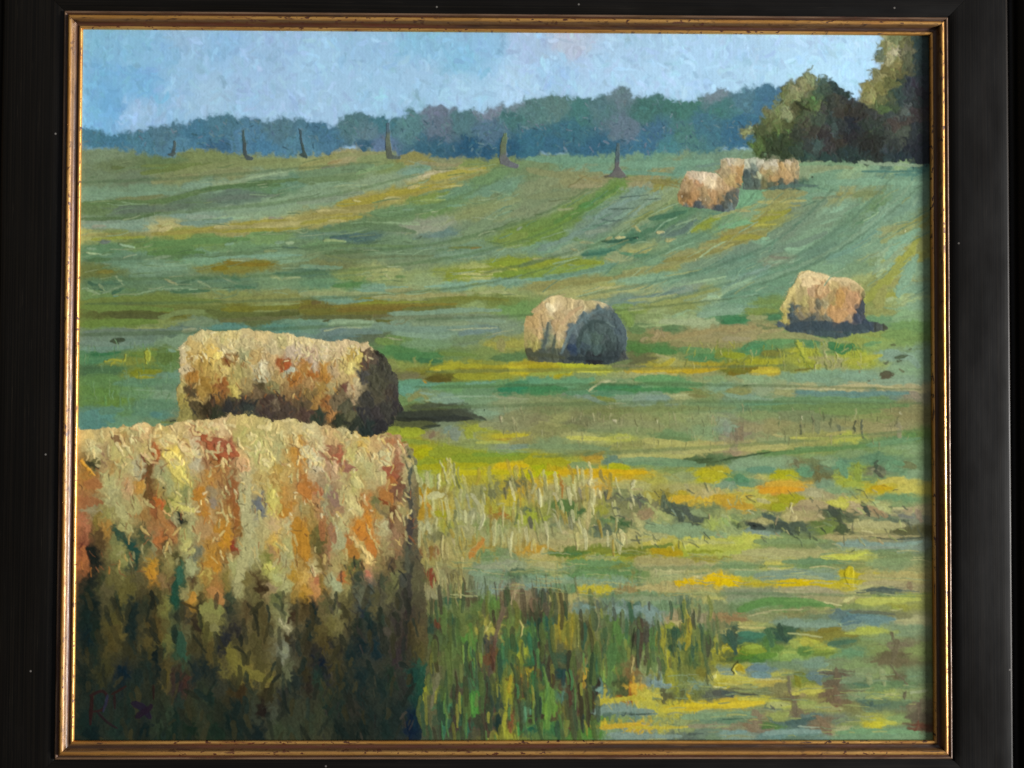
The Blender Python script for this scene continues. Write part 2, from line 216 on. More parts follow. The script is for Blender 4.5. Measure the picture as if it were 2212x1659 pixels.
# ------------------------------------------------------------------ notes for the picture
# region @ tile : hex x y; ...
PTS = r'''
=sky P
7fb4cf 180 70;84b6d3 300 100;76aed2 200 200;79b0d6 300 180;72abd4 230 215;7ab4da 190 250;98bede 300 245;93b8d4 400 80;92bad6 400 150;9cc0da 450 200;95b9d8 600 100;9bbedc 600 200;98bcdc 520 150;92bad8 800 100;98c0dc 800 180;9cc0dc 720 220;85b7d4 900 90;84b8d6 1000 130;a0c6e0 1000 190;9ac0dc 900 160;9fbbd8 1150 90;9cc2e0 1200 150;adbcd0 1228 92;9fc3de 1400 100;a6cbe6 1400 165;a4c8e4 1300 150;a2c6e2 1600 110;a6cce4 1600 155;a9cee8 1750 100;acd4ee 1850 150;aed6ec 1760 165;a4cae6 1500 140;88b6d8 360 115;8cb8da 480 100;9cc4e0 660 150;8ab8d8 1040 95;a8cce6 1110 180
=treeline P
3f86a4 200 300;4488a4 300 310;4a8199 350 290;3c80a2 420 290;44839c 480 270;4a8ab0 520 300;3f86b0 560 320;4d8296 600 280;4a8ca8 650 310;3f7da0 700 290;4a7f88 760 270;5a8896 790 290;3a7f90 830 260;4f8a90 880 270;5f7990 950 270;2f6c88 930 320;4a7f88 1000 260;225f84 1020 320;4d7a96 1060 280;3f7f7e 1100 250;4f8583 1150 240;2f7590 1150 310;568580 1200 230;33768a 1230 280;3d827e 1250 240;4d7f86 1300 230;62858f 1340 205;5f7d92 1350 270;3c7a72 1390 240;3a7496 1420 290;3c8072 1480 230;45857e 1480 290;3a7a90 1520 270;6f8a98 1550 200;3c7f80 1560 230;4a8398 1600 210;2f7296 1600 280;3c7a9c 1650 220;3c84a8 240 315;4a8cae 390 315;356f96 470 320;2c6484 790 318;5a7fa8 815 320;246286 1090 320;2f6f8e 1200 318;2c6c8c 1300 322;35789a 1390 318;3f8a92 1440 318;6f8f9c 1100 225;7489a0 1060 236;6a8098 940 230
=field 280 550 900
7d9474 200 130;6f8258 450 260;748a68 250 350;73876c 600 370;66804f 900 250;7f8f55 1300 150;85915e 1000 350;87905f 1500 300;8a9a60 2000 230;84a890 1300 430;8aa78a 1900 330;7ba083 700 500;82a890 200 540;7c8c5c 700 560;688450 250 620;677f6c 600 660;67836a 1100 600;6f8d84 1600 540;628a60 1900 440;6c9880 2100 400;92aba0 300 830;8cafa6 600 820;c0b070 900 850;8fb0a4 1300 740;92b090 1700 700;90b08e 1900 650;a59a58 1500 860;b5a864 1900 830;84934e 400 900;b0b260 150 910;8f9248 1000 900;6b8f4c 800 1000;70944e 1300 950;739a5a 1900 900;5f8c62 300 1050;5f8a4c 1000 1080;6d9666 1700 1050;6a9478 500 1160;7aa886 1300 1150;82ac8c 1900 1130;6c7a3c 250 1270;7fa588 800 1220;7c7a38 1500 1220;7a7430 1800 1180;5f8560 400 1400;648868 1000 1380;5f8668 1600 1380;76986c 2000 1350;6b8e4e 300 1500;74893f 900 1550;8a934c 1500 1520;8a8f50 2000 1520;6a7338 500 1620;6f7030 1600 1630
=field 1180 550 900
9aa060 200 200;a89a6c 400 180;8a9a62 700 180;7a9468 500 300;7d9458 900 250;958f50 1100 180;8d9468 1400 220;83944e 1700 220;86b0a4 1150 290;6d8a60 200 390;8fa884 800 400;c0b080 1250 320;a89e50 1350 370;8aaa8a 200 560;a8904a 600 620;988a40 1000 520;a89e52 1400 400;a89a50 300 720;b0a258 100 800;b0a456 900 560;7c9448 1200 560;6d9462 1000 680;6a9470 1500 500;6d9460 1800 380;74a088 1900 470;7f9460 1800 620;64865a 600 830;6a9050 1300 650;a0ac98 1250 830;87955f 1700 700;7c9470 1700 850;82946a 2000 650;7094a0 1400 930;5a7f8c 500 950;6a9078 200 900;6c9060 300 1000;6f8f6a 900 1000;789668 1600 950;789438 2100 950;6f8d68 1000 1100;70845a 400 1130;7d8550 300 1200;7a9068 1000 1190;749a80 1600 1080;7a9a78 2000 1080;557f68 150 1280;a0aa68 800 1260;8a9c50 500 1300;8c9a2c 1500 1320;8a9c2c 2000 1190;b4b868 1800 1290;7f9a30 2000 1300;64916a 200 1380;5f8a50 500 1390;92a464 900 1350;93aa74 1300 1380;82b09c 700 1430;88b49c 1500 1400;82b0a0 2000 1370;9a9e62 1000 1500;8fa468 300 1470;80aa92 350 1540;9aa862 1900 1470;6e682c 150 1600;7d7c30 700 1580;7a8638 1500 1550;74863a 1900 1560;7d6c38 1000 1640
=field 2080 550 900
74a890 400 200;78a890 700 240;74a894 1200 200;7ca698 1700 200;76ac9c 1500 280;7a9062 150 290;8f9160 450 350;968f62 600 400;96905a 1200 350;8a8240 1350 430;a09468 1100 400;87946a 200 400;7c8f68 250 550;7d8e60 500 520;83956f 150 650;76954a 450 600;5f9048 700 560;6a9040 850 470;6c8f40 300 780;6c8c38 100 900;6c8f3e 250 930;86a88e 900 560;7fa8a4 1050 500;8fae98 1200 560;85a89e 1000 650;7f9fa4 800 720;7a9898 700 820;80a294 500 900;7aa48e 200 1050;86a078 1000 800;8a9c60 1200 680;8aa070 1350 480;5a8862 1400 750;6a9070 1200 870;6a8c88 1500 860;769464 1700 800;8a9830 1750 820;7aa070 1900 780;6a9a84 1900 650;72ac80 2100 600;6f9878 1600 950;76a078 700 1000;4a7f62 1000 960;74a07e 1500 1000;4f8a72 700 1080;a0a868 1050 1080;608f68 1100 1110;92a882 400 1080;8a9c2c 300 1180;8c9c24 100 1200;86a048 600 1200;92a070 900 1150;76a07a 1200 1180;96965a 1500 1130;988a48 1900 980;90904c 2100 950;98a060 1800 1050;7aa26c 400 1260;789638 100 1280;82b0a0 300 1310;7fb09a 700 1240;789a68 900 1270;92964e 1300 1230;7a9a80 1700 1200;719a8c 2000 1150;8f9254 500 1360;94924e 200 1400;86a882 1000 1380;82b092 1300 1340;76a088 1700 1290;6f9f90 2100 1250;a4a85c 800 1430;a8a862 600 1470;a6ae70 1100 1440;8fa8a0 1500 1450;7f9c9c 1000 1560;82a098 900 1600;9aa462 1300 1580;8f9a54 1700 1480;82a888 2000 1400;9ab88c 1800 1530;8a9850 1500 1620;6f9f80 2000 1550;6c9f84 2150 1480;8f9e4c 1100 1640
=field 2850 550 900
8aa078 900 260;8eb084 1300 260;8fb07c 1700 250;5f918c 1600 310;4f8a90 1900 310;7aa88c 1000 350;84b096 1400 380;80ae96 1800 400;76a488 900 430;3f6a62 700 470;98985c 600 530;74b086 250 560;7aaa8c 900 530;949c66 1200 510;829462 1400 530;7ca890 1700 550;989a56 500 650;8f9040 400 750;82a078 250 700;78aa76 100 800;7f9478 700 650;7f9f80 900 600;90bca4 1100 690;74a084 1300 650;6a8f60 1500 640;88b09c 1550 680;80ac9c 1800 650;8f964e 500 800;98904a 300 950;988c48 80 930;7a9a88 700 800;82a084 1000 780;6c9478 1200 750;6f9270 1300 800;88b4a4 1450 780;7fa88c 1700 780;82b49a 400 960;7f9a88 600 900;82aa8c 900 920;6f9a84 1100 900;80ae9a 1400 900;96a068 1650 870;92984e 1800 830;7a9c8c 200 1050;76988a 500 1080;84b092 700 1060;6c9684 900 1080;7cae9a 1200 1060;82aa8c 1500 1000;8cb89c 1700 1000;9aa058 1850 1030;6f9e8e 200 1150;8a9a84 500 1170;6f9a8a 900 1150;7ca890 1100 1180;7f9864 1450 1180;94b48e 1650 1100;98984a 1750 1150;82b4ac 300 1300;729f80 600 1250;6c9a80 800 1200;80a884 1000 1220;789c74 1300 1230;8eb898 1600 1220;a0ac68 1500 1330;88b090 1850 1250;86b294 100 1430;6f9f84 300 1450;6c9a7e 500 1400;8f9a54 1450 1430;98984e 1600 1380;94984a 1600 1500;8c9848 1400 1560;84b098 1800 1450;a0b878 1750 1560;78a888 150 1580;729048 400 1580;86ae8c 1850 1600
=field 280 1200 900
6f8a3c 300 30;6c7f38 700 30;5f682e 300 90;5a5f30 600 80;66682e 1000 90;6c7f3c 1400 60;8a9650 1900 30;5f6434 2000 80;646c36 1500 120;6f8a36 300 180;708838 600 190;82924a 900 170;748c6a 1300 150;8a9a58 700 220;74917c 300 260;718f84 700 280;74908a 1000 230;7c988c 200 350;74988c 600 380;76a090 300 420;80a080 1050 320;3a7a4a 300 470;4f8a58 200 520;8a9434 450 550;6f8c34 700 450;60803a 900 480;7f8c30 600 530;4a7048 200 620;4f7848 400 600;7f8c28 700 660;648a48 900 620;5f8c48 300 720;62906a 700 740;74a088 950 680;608c3e 300 830;689458 600 850;6a9070 900 800;648c36 400 930;5f8a44 150 920;5f8c68 800 950;7c9c7a 950 850;5f9078 250 1020;5a98a0 200 1080;58948c 350 1060;628f58 500 1050;5f8f70 700 1050;5f988c 850 1080;5898a0 250 1170;6a9a74 500 1130;6f9468 800 1110;7a8458 980 1100;5f9a9a 1500 210;62a09a 1950 220;62703e 1800 160
=field 1180 1200 900
6a6a34 200 60;726030 700 40;68683a 600 100;6c7838 1200 30;8aa060 1800 30;6f9a50 2050 40;84a88a 1200 70;7a9070 1300 110;82987a 1800 120;92b08c 500 170;74a08c 100 180;7a98a4 350 250;84a898 900 230;8aa07a 1500 180;7d9ca0 1700 230;84a894 1300 280;6f8f98 400 300;606f52 700 310;6a8c48 900 340;74986a 1200 380;76906a 1600 350;508848 1000 440;4a8048 1200 530;6c8a48 1500 480;7f9448 1800 440;9a9448 1950 400;5a8048 2050 500;8a9840 1100 580;78782e 1200 640;98962c 1500 610;928c28 1700 630;b0a42c 2100 620;7c7848 1100 680;5f5a24 1350 720;82862c 1700 690;8a8c30 1900 700;62a082 1150 770;6cb0a0 1000 830;689a5c 1500 790;68985c 1900 760;2f8458 2050 810;7c9464 1200 850;6f9050 1000 930;6a9468 1700 870;8ab0a0 1400 910;7a9c72 1800 920;8a9868 2000 950;606c38 1200 980;525a34 1300 1000;464f40 1500 1040;3a423c 1250 1080;4a524a 1600 1080;84a080 1800 1050;8a8c5c 2050 1080;5a5f34 1100 1160;7a8a68 1400 1170;88988a 1500 1230;9a8458 1300 1250;98a030 1080 1230;94942c 1100 1300;96a060 1550 1280;949838 1700 1200;8f9060 2000 1180;a8a034 2000 1270;9c9450 2100 1300;8c9c50 1700 1350;8a9c78 2000 1380;a8a018 1200 1420;94a020 1400 1400;88a030 1800 1450;809a34 2100 1460;94a010 1300 1520;98a418 1700 1520;c4a818 2050 1560;b0aa20 1500 1600
=field 2080 1200 900
6f8c44 950 100;98aa6c 1200 60;78943c 1050 50;94ac78 1500 120;80a888 1800 60;82b0a0 2050 40;7fa890 1900 30;9cae70 1300 180;a0b080 1700 160;3f8458 2000 160;708c58 1100 200;b08858 1250 280;5f8450 1350 240;a8905a 1600 280;a08c5c 2000 230;a48f60 2100 250;a89060 1700 330;788448 1100 300;948c54 1500 380;928c5c 2000 350;547f3c 1050 420;4f8440 1300 430;649050 1600 440;4f8a4c 1750 500;80904c 1450 480;7a8a30 1900 470;4f8c54 2100 470;686c40 1100 530;70804c 950 570;a09838 1300 560;a0a058 1350 540;a8982a 100 600;a0981c 300 640;a8ac2c 450 600;a0a440 700 630;a8902c 1100 640;b09428 1300 620;a89628 1600 630;9a8c2a 1800 600;686c28 2000 650;82985c 600 690;9ca464 1000 690;b0b06c 1200 690;94985c 1700 680;64a070 100 740;62986a 400 750;8aa06c 900 730;60985a 1250 730;649a60 1500 760;82a068 1800 720;98a068 2100 700;3f8a50 150 810;5a8858 500 830;3f8450 800 800;48884c 1000 810;508c50 1400 820;549068 750 860;788a40 700 900;84a090 550 890;88a884 900 900;90b09a 1100 900;8aa8a4 1250 900;a4a86c 1500 880;7a8444 1650 850;888c50 2000 830;80a888 1900 800;84a89a 2100 880;84905c 200 920;7a8c50 500 950;7c9458 1700 950;6c8f64 2000 970;7c8450 200 1000;7c8448 800 1020;7c9050 1300 1000;8a8458 100 1120;9a9c58 300 1120;7c7c50 500 1130;8c8c58 800 1120;8f9458 1100 1120;8c9858 1400 1130;8a9860 1700 1140;8ca084 1950 1130;8c8c50 200 1200;7c8c58 700 1220;869458 1000 1230;6c8f58 1400 1290;829c68 1700 1230;98805c 2050 1150;a08f60 2180 1200;b0b060 600 1290;a4a850 900 1290;7f9460 200 1340;849458 500 1370;94944c 1000 1360;b0a854 1300 1340;b0a858 1700 1380;b4a458 2100 1380;a8a460 1500 1430;b0ac5c 1000 1480;a4a858 1300 1480;7f8c50 700 1420;9a9420 100 1480;98981c 300 1520;a08c34 650 1480;6f947c 800 1500;7c9850 1100 1540;4f6a3c 1600 1510;5a7848 1900 1500;7ca078 2100 1550;84a050 500 1560;a09c10 850 1580;c09818 700 1630;b49a14 300 1610;b0ac10 100 1630;b89c20 1050 1630;84984c 1400 1600;a8a018 1750 1640;a89c28 1850 1600
=field 2850 1200 900
78a484 100 50;78903c 300 80;3f8450 100 150;4a7848 450 120;9a9c60 350 130;a88c5c 100 240;a8905c 300 220;a09058 400 260;949a50 1500 60;84ac78 1750 100;6a9a68 1500 150;6f9a54 1800 200;a09460 150 330;8a9c58 600 300;8c9c44 1400 300;74984c 1700 300;98904c 100 380;4a9058 300 420;609050 500 380;6a9050 700 380;9a9c34 750 450;508c58 850 380;98a060 1000 400;3f8448 1130 420;90a040 1300 350;84a050 1450 400;98a038 1250 480;707c34 500 470;7f8c2c 100 480;989828 300 540;9c9a2c 450 580;74742c 200 640;b09c34 400 650;84903c 600 600;989c38 850 580;a09c60 1050 560;949c3c 1350 550;8ab0a0 1650 500;80a488 1850 500;82a47c 1800 650;8aa878 300 720;7fa47c 700 700;80a684 1000 680;80a68c 1250 690;84a48c 1800 730;7fa080 1000 760;8c9048 150 840;92a47c 400 830;94985c 600 850;a8a46c 800 800;c0a870 1200 810;b0a470 1600 800;b09c70 1850 810;6a988c 800 850;6094a0 1200 860;70948c 1600 860;908870 1850 880;6c9468 300 920;6a9468 900 920;6a8c54 1500 940;688c54 400 980;6f8c44 1100 1000;888450 1700 1000;84985c 300 1080;7a8858 800 1080;86904c 1500 1080;908450 1800 1100;888c60 150 1130;98806a 150 1250;84a088 60 1200;9a8f58 500 1180;8a8c54 700 1200;888c5c 1100 1200;948c50 1250 1170;9c9058 1500 1200;948858 1700 1200;688840 1850 1250;8f9c64 500 1320;98984c 900 1290;a0a448 1200 1290;b8a458 200 1380;b0a858 500 1380;b8906a 110 1400;98984c 800 1380;7c9448 1000 1400;6a8c4c 1400 1360;648c54 1700 1330;688a44 400 1450;82a05c 800 1480;7f9c64 1300 1430;80a06c 1750 1400;7fa07c 500 1550;6a986c 800 1580;608f6c 1150 1540;809c3c 1300 1570;608c68 1500 1500;649468 1700 1600;709060 1850 1560;687048 930 1580;9c9c18 580 1640;7c7c48 700 1530;7c7c60 1480 1620
=field 1180 1750 900
a8a010 1250 80;9aa010 1500 90;8c9c18 1700 130;7c9c28 2000 110;8a9c68 2000 50;94a018 1250 200;98a418 1600 200;c4a81c 1950 210;c4b018 2150 240;a8b060 1250 330;a09c3c 1450 340;a49830 1650 330;a8a030 1850 300;6a6c48 2100 380;c09c2c 2180 420;b08c20 1200 500;c0b45c 1300 560;a0803c 1420 480;a8a860 1550 480;a09c50 1700 450;7c7c48 1850 470;b0a030 2050 520;a88428 1250 650;a0902c 1400 640;b0b070 1550 680;98986c 1650 680;b0a870 1720 700;a09838 1850 620;906c28 1950 680;a8a850 2080 660;607048 2180 650;b0a870 1260 780;9a9840 1400 780;a8a064 1650 830;88984c 1800 780;b89048 1200 950;807c48 1310 880;b89c54 1420 930;a09850 1550 930;b0803c 1700 980;a4a868 1900 860;b8a45c 2050 900;946034 1280 1050;c8a45c 1420 1060;b09c50 1550 1060;708f54 1850 1070;80905c 2050 1080;b09048 1250 1130;a09458 1380 1160;b89c50 1550 1150;84986c 1800 1180;94a074 2050 1180;606038 1200 1300;8c3a24 1280 1280;a09864 1400 1280;686038 1480 1280;a89850 1560 1300;80987c 1700 1300;849c80 1900 1260;506c50 2080 1250;88a4a0 1900 1400;a0986c 1260 1450;6c7848 1400 1430;605438 1620 1450;708058 1750 1450;6c8844 1850 1480;945c44 2050 1450;987850 2180 1500;7c7c44 1250 1600;607848 1400 1560;6c7c40 1550 1580;607838 1720 1600;5c8030 1900 1580
=field 2080 1750 900
84985c 300 40;9c9c58 1100 60;b0a85c 1600 40;b88c64 2030 60;9a941c 100 130;94983c 400 160;a88c30 650 130;6f9478 800 160;b4b060 1100 130;7a9860 1300 200;506c40 1700 160;80a07c 2100 200;9ca414 100 230;82a058 500 240;a09c14 850 230;c0a01c 300 280;c8a018 700 310;bc9820 1000 310;a8a818 100 300;c0a42c 100 360;b4b058 400 330;a49c48 1200 330;94a060 1500 310;a8a418 1750 320;5a8c64 2050 360;74986c 2180 350;a48c4c 50 470;b8b070 130 480;a49c58 220 470;c0a060 300 450;a49c58 400 460;988c4c 500 440;c8b470 600 380;c09838 650 420;d0b068 690 480;5c6050 760 490;848c54 850 470;b0ac60 1000 430;687060 1080 520;b09c44 1200 500;7c7434 1330 500;b09c2c 1450 510;b0a45c 1550 430;c8a460 1750 470;c0a030 1680 540;b89c2c 1900 520;b88c28 2050 570;b0a84c 2150 470;8c8c44 100 620;98a034 60 720;5a7c38 330 600;50703c 450 640;8c7c44 500 560;c0a858 600 600;8c8c34 700 620;8c8c58 850 680;848450 1000 620;b88058 1150 680;a8b060 1280 690;566850 1400 600;566858 1500 680;505c4c 1620 720;748450 1750 620;98a058 1900 680;88945c 2100 680;50584c 2180 770;a8a868 200 820;888c58 280 760;848458 400 760;c0a45c 570 770;6a8048 700 760;84905c 850 760;406434 950 770;a8a464 1080 770;7f9468 1200 760;7f9c70 1500 800;a0b048 1850 750;587040 2080 800;88a4a8 2180 830;c0a464 60 900;98945c 250 880;b8a060 400 890;6c7c54 700 850;c0ac64 900 880;a8a868 1200 890;82a070 1600 870;b8a060 300 950;c8a860 470 950;a8a058 800 950;b8a44c 1230 960;b8b450 1600 960;a8a850 1900 950;b4b450 2150 920;b08c34 60 1020;5a7830 400 1050;748420 700 1030;707820 1000 1030;9c8c18 1350 1040;98a038 1600 1040;a4a848 2000 1020;c0a454 150 1100;8c8c34 500 1090;949838 900 1080;b09c5c 1300 1130;988c40 1700 1110;98a058 2100 1100;b0a860 200 1200;5f8c48 600 1150;6c8c40 800 1200;a89c60 1200 1170;b0a068 1600 1170;7f9c64 2000 1180;94a860 300 1230;608c48 500 1260;688c44 1000 1250;b0ac70 1350 1230;a8a45c 1700 1240;82a070 2100 1250;80a080 150 1290;7f9c74 500 1310;7c9c78 900 1330;9aa464 1300 1310;a8a868 1600 1300;c8a800 1850 1320;b89c10 1600 1350;c0a808 2000 1350;a0a040 2150 1330;80a494 100 1370;648c5c 400 1390;b0a41c 700 1400;b4a038 600 1400;a87c44 980 1410;c0a060 1300 1400;b89c58 1700 1400;889868 2100 1420;b09c50 300 1500;a8a050 500 1460;6f8c70 800 1490;8a9c6c 1100 1480;80a078 1300 1520;b4a858 1700 1470;84906c 2000 1500;6a7868 650 1560;5c8064 900 1560;7c9cb0 1100 1600;7c9c98 550 1580;6c8c58 1400 1560;7a8858 1800 1560;6c8850 2100 1580;8c9050 1600 1620
=field 2850 1750 900
b8a858 300 50;8c9848 800 60;6f8f4c 1300 60;7c9c5c 1700 60;84a474 500 180;649068 400 250;609470 800 250;807c50 720 190;6c7c48 880 160;80a070 1000 180;5f946c 1150 220;889c30 1330 250;54845c 1500 150;585f48 1480 250;6a9468 1650 220;6f7848 1780 220;80a074 1880 280;508c58 180 350;80a084 60 380;b8ac58 350 330;a8a418 560 320;c89424 550 420;b8842c 450 450;c09c38 700 400;6f6c3c 930 320;7c9c78 1000 400;a8a070 850 460;98a034 1250 380;709058 1400 350;c0a850 1650 370;b09c18 1550 430;b8a850 1780 440;7fa06c 1100 460;6a9460 1700 520;b89830 100 550;b0a448 300 550;98941c 650 540;948c20 560 600;b89c60 800 600;c09468 900 620;b09868 1000 500;b4b048 1130 580;c09464 1280 620;bc8c60 1480 660;b0b068 1530 620;80985c 1700 600;b4986c 1850 640;a8b858 60 720;88985c 250 680;b0a060 360 740;586c58 450 700;c8a868 680 700;a8a058 560 720;b49860 800 700;4a5a40 1050 650;4c5a3c 1120 700;5c6848 1240 700;4c5c48 1390 640;6f7f5c 1600 720;8a8f7c 1800 720;6c7c34 1000 760;3c4840 300 800;485a4c 550 810;505f4c 700 800;5c7050 850 830;748c34 1000 830;4c5838 1150 840;b0a868 1350 800;a8a064 1600 780;606038 1780 850;88a8a0 400 870;94a464 60 830;b8b848 300 890;a4ac48 150 930;7c9450 500 950;788c4c 800 950;b89c60 1100 900;9c8c58 1500 900;88a4a0 1300 980;8aa09c 1700 970;748858 1000 980;a4ac50 100 1050;b0a468 500 1050;a8a060 900 1060;b8b44c 1200 1090;788c54 1600 1060;a0a450 1300 1070;a89c5c 300 1110;6a9058 900 1150;b4ac54 500 1190;7c8c50 1200 1170;809460 1600 1180;88a060 200 1200;80a08c 600 1260;84a088 1000 1270;b0a018 1240 1260;b0a058 1500 1280;b89c58 1800 1290;d0b004 60 1320;a89c30 300 1350;c0a808 800 1350;b8a010 650 1360;b4a420 1000 1360;a89c1c 1240 1340;a8985c 1500 1340;a89060 1800 1350;88946c 200 1420;9c9868 600 1420;a4985c 1000 1440;607060 1600 1430;a8a868 1350 1400;80986c 200 1530;5f8c44 700 1530;a8a05c 1000 1570;a89c5c 1220 1500;a4ac50 1500 1520;a4a84c 1800 1500;7c9050 400 1600;8c8c58 900 1620;648498 1200 1640;8c9850 1600 1600
=field 1180 2300 900
a08858 1280 50;807c50 1230 100;687848 1400 60;b09c50 1550 80;5a5034 1640 150;80986c 1740 100;88a0a0 1850 50;8c6444 2000 80;a87c5c 2080 60;98785c 2180 130;6c5c38 1300 200;3c6040 1450 180;707c44 1550 250;5c7030 1750 280;4c7830 1850 180;8c5c44 2000 200;2c4838 1250 400;6c4028 1340 380;5a7434 1400 300;345c40 1480 350;5c6c30 1600 400;a89844 1820 430;5c4c38 1950 330;5f7c30 2050 350;7c7438 2150 400;4c6034 1350 550;546830 1500 600;548c30 1680 550;403c38 1740 600;303c44 1790 560;6c5444 1850 550;508040 2000 550;2f6844 2100 600;8c9430 2150 680;5c5c34 1240 680;5c5c38 1300 850;5c6830 1400 750;546830 1550 780;4c5838 1700 800;6c4428 1880 720;346c44 1980 750;5c7434 2050 850;a08c24 2140 830;7c8428 1250 1000;6c6c44 1340 950;505c30 1480 950;3c6840 1650 980;48443c 1800 950;8c8c2c 1980 1000;5c4028 2110 950;a09828 2180 900;5c5c34 1280 1100;4c6834 1420 1100;504838 1550 1060;3c8430 1700 1080;4c3c38 1820 1100;38503c 1920 1080;909028 2020 1080;60442c 2110 1050;5c5838 1250 1250;3c7c50 1420 1230;443c30 1510 1250;2c5438 1600 1230;448c2c 1690 1230;543c38 1820 1250;384838 1930 1220;7c8428 2000 1250;6c4c28 2070 1250;58946c 2180 1230;484c38 1230 1400;4c5034 1300 1380;2c6044 1420 1380;483c34 1510 1400;286044 1620 1380;3c4430 1750 1360;5c4040 1830 1400;1c3c3c 1920 1380;949430 2000 1420;7c4c28 2060 1380;40883c 2150 1380
=field 2080 2300 900
8c5c44 60 150;4c5044 150 100;5c5044 200 200;44402c 120 300;4c7c34 50 420;2c5c4c 210 380;1c5c4c 20 380;b09c58 400 140;b08c54 300 230;a09c60 600 150;b8a42c 650 50;a87c48 960 60;c0a060 1300 50;b4a858 1700 70;80986c 900 120;7c986c 1200 150;a8a858 1800 150;84906c 2100 120;7c7830 380 280;7c9890 560 250;504838 640 230;788050 680 280;58645c 740 200;84a0a8 850 250;3c6450 990 220;80a0b0 1150 250;6c8c60 1300 200;60785c 1500 180;78905c 1700 230;6c8858 2100 250;84a0a8 1250 330;b88c64 1400 340;c0a460 1480 370;a08868 1600 330;b87c50 1950 330;b0a854 2150 390;94842c 330 400;847c30 450 400;345c40 550 400;686444 650 380;546c38 780 350;5c7838 880 380;3c6440 1000 350;5c5040 1100 380;4c7044 1230 430;808830 1330 420;345c3c 1450 450;9c9030 1560 430;547850 1650 430;7c7c4c 1850 430;50684c 2020 430;345c34 80 550;44402c 140 600;5c6038 240 600;8c7c2c 430 560;2c5840 540 560;686430 600 560;686c38 680 600;546f38 850 500;588434 940 550;4c4434 1050 550;484c38 1130 520;507838 1230 600;747c30 1340 580;284c34 1420 600;4c7044 1500 580;988c2c 1560 560;345c38 1640 570;688030 1700 620;4c5438 1780 600;706c2c 1850 620;a49c30 1900 640;304c38 2010 600;3c7058 2120 560;8c981c 2150 640;346838 60 750;3c382c 140 780;585c38 260 750;385840 380 720;585838 480 720;2c5c40 640 780;487438 760 700;4c7434 850 720;6c9434 740 850;806c38 1010 750;483c30 1070 750;70803c 1170 700;648040 1250 750;8c8c2c 1370 750;687430 1480 800;4c6434 1600 760;586434 1780 720;8c8830 1870 720;485c30 1980 720;4c7c20 2100 720;9c9828 2080 830;80a0a8 1950 860;7c98b0 2180 840;3c6834 60 900;404434 200 880;1f4c50 350 880;544830 440 900;8c7c30 560 880;3c5838 640 900;40442c 680 950;54743c 800 920;44542c 900 950;806434 1000 880;88985c 1200 840;8c8c30 1360 900;6c782c 1500 900;707030 1700 850;b8ac4c 1850 890;a89c40 2050 950;44602c 60 1050;58842c 200 1080;4c7860 350 1080;583c28 450 1050;5c6430 560 1080;3c3c2c 660 1040;6c9cac 710 1040;5c7838 820 1030;505830 920 1050;c09830 1040 1010;8c4c18 1000 1100;b0a438 750 1120;b8a840 1150 1080;b0a444 1100 1150;7898b0 1290 970;5c5c34 1350 1090;88985c 1300 1030;80842c 1430 1000;687438 1530 1080;687438 1620 1070;7c9c88 1600 990;606858 1800 1080;586464 1950 1080;7c8850 2150 1050;c0ac34 2100 1110;345838 60 1200;609028 200 1200;403828 100 1280;6c4c30 380 1250;543830 440 1200;54602c 560 1200;4c5430 620 1280;80a0a8 850 1210;6c9094 1050 1260;5c7c74 800 1270;b4a83c 1250 1220;c4ac20 1600 1180;b8a838 1450 1210;bca428 2000 1170;7c9870 2100 1260;a09c44 1400 1270;80986c 1700 1270;588838 700 1320;80984c 900 1310;84985c 1200 1320;8c9858 1500 1330;5c8870 1800 1320;1f5c44 60 1400;508c30 180 1380;347040 300 1400;5c7c30 380 1380;54383c 460 1400;4c7428 560 1420;488828 650 1450;b49c2c 900 1380;bc9c28 1100 1390;b4a02c 750 1380;a09c48 1300 1400;8c9c5c 1500 1390;6c8868 1800 1400;80805c 2050 1390;9c6c50 2150 1350;7ca0ac 900 1470;78989c 1200 1480;647878 1500 1480;70887c 1700 1450;88a49c 2000 1470;98705c 2180 1420;7c986c 800 1430;6c8868 1800 1500
=field 2850 2300 900
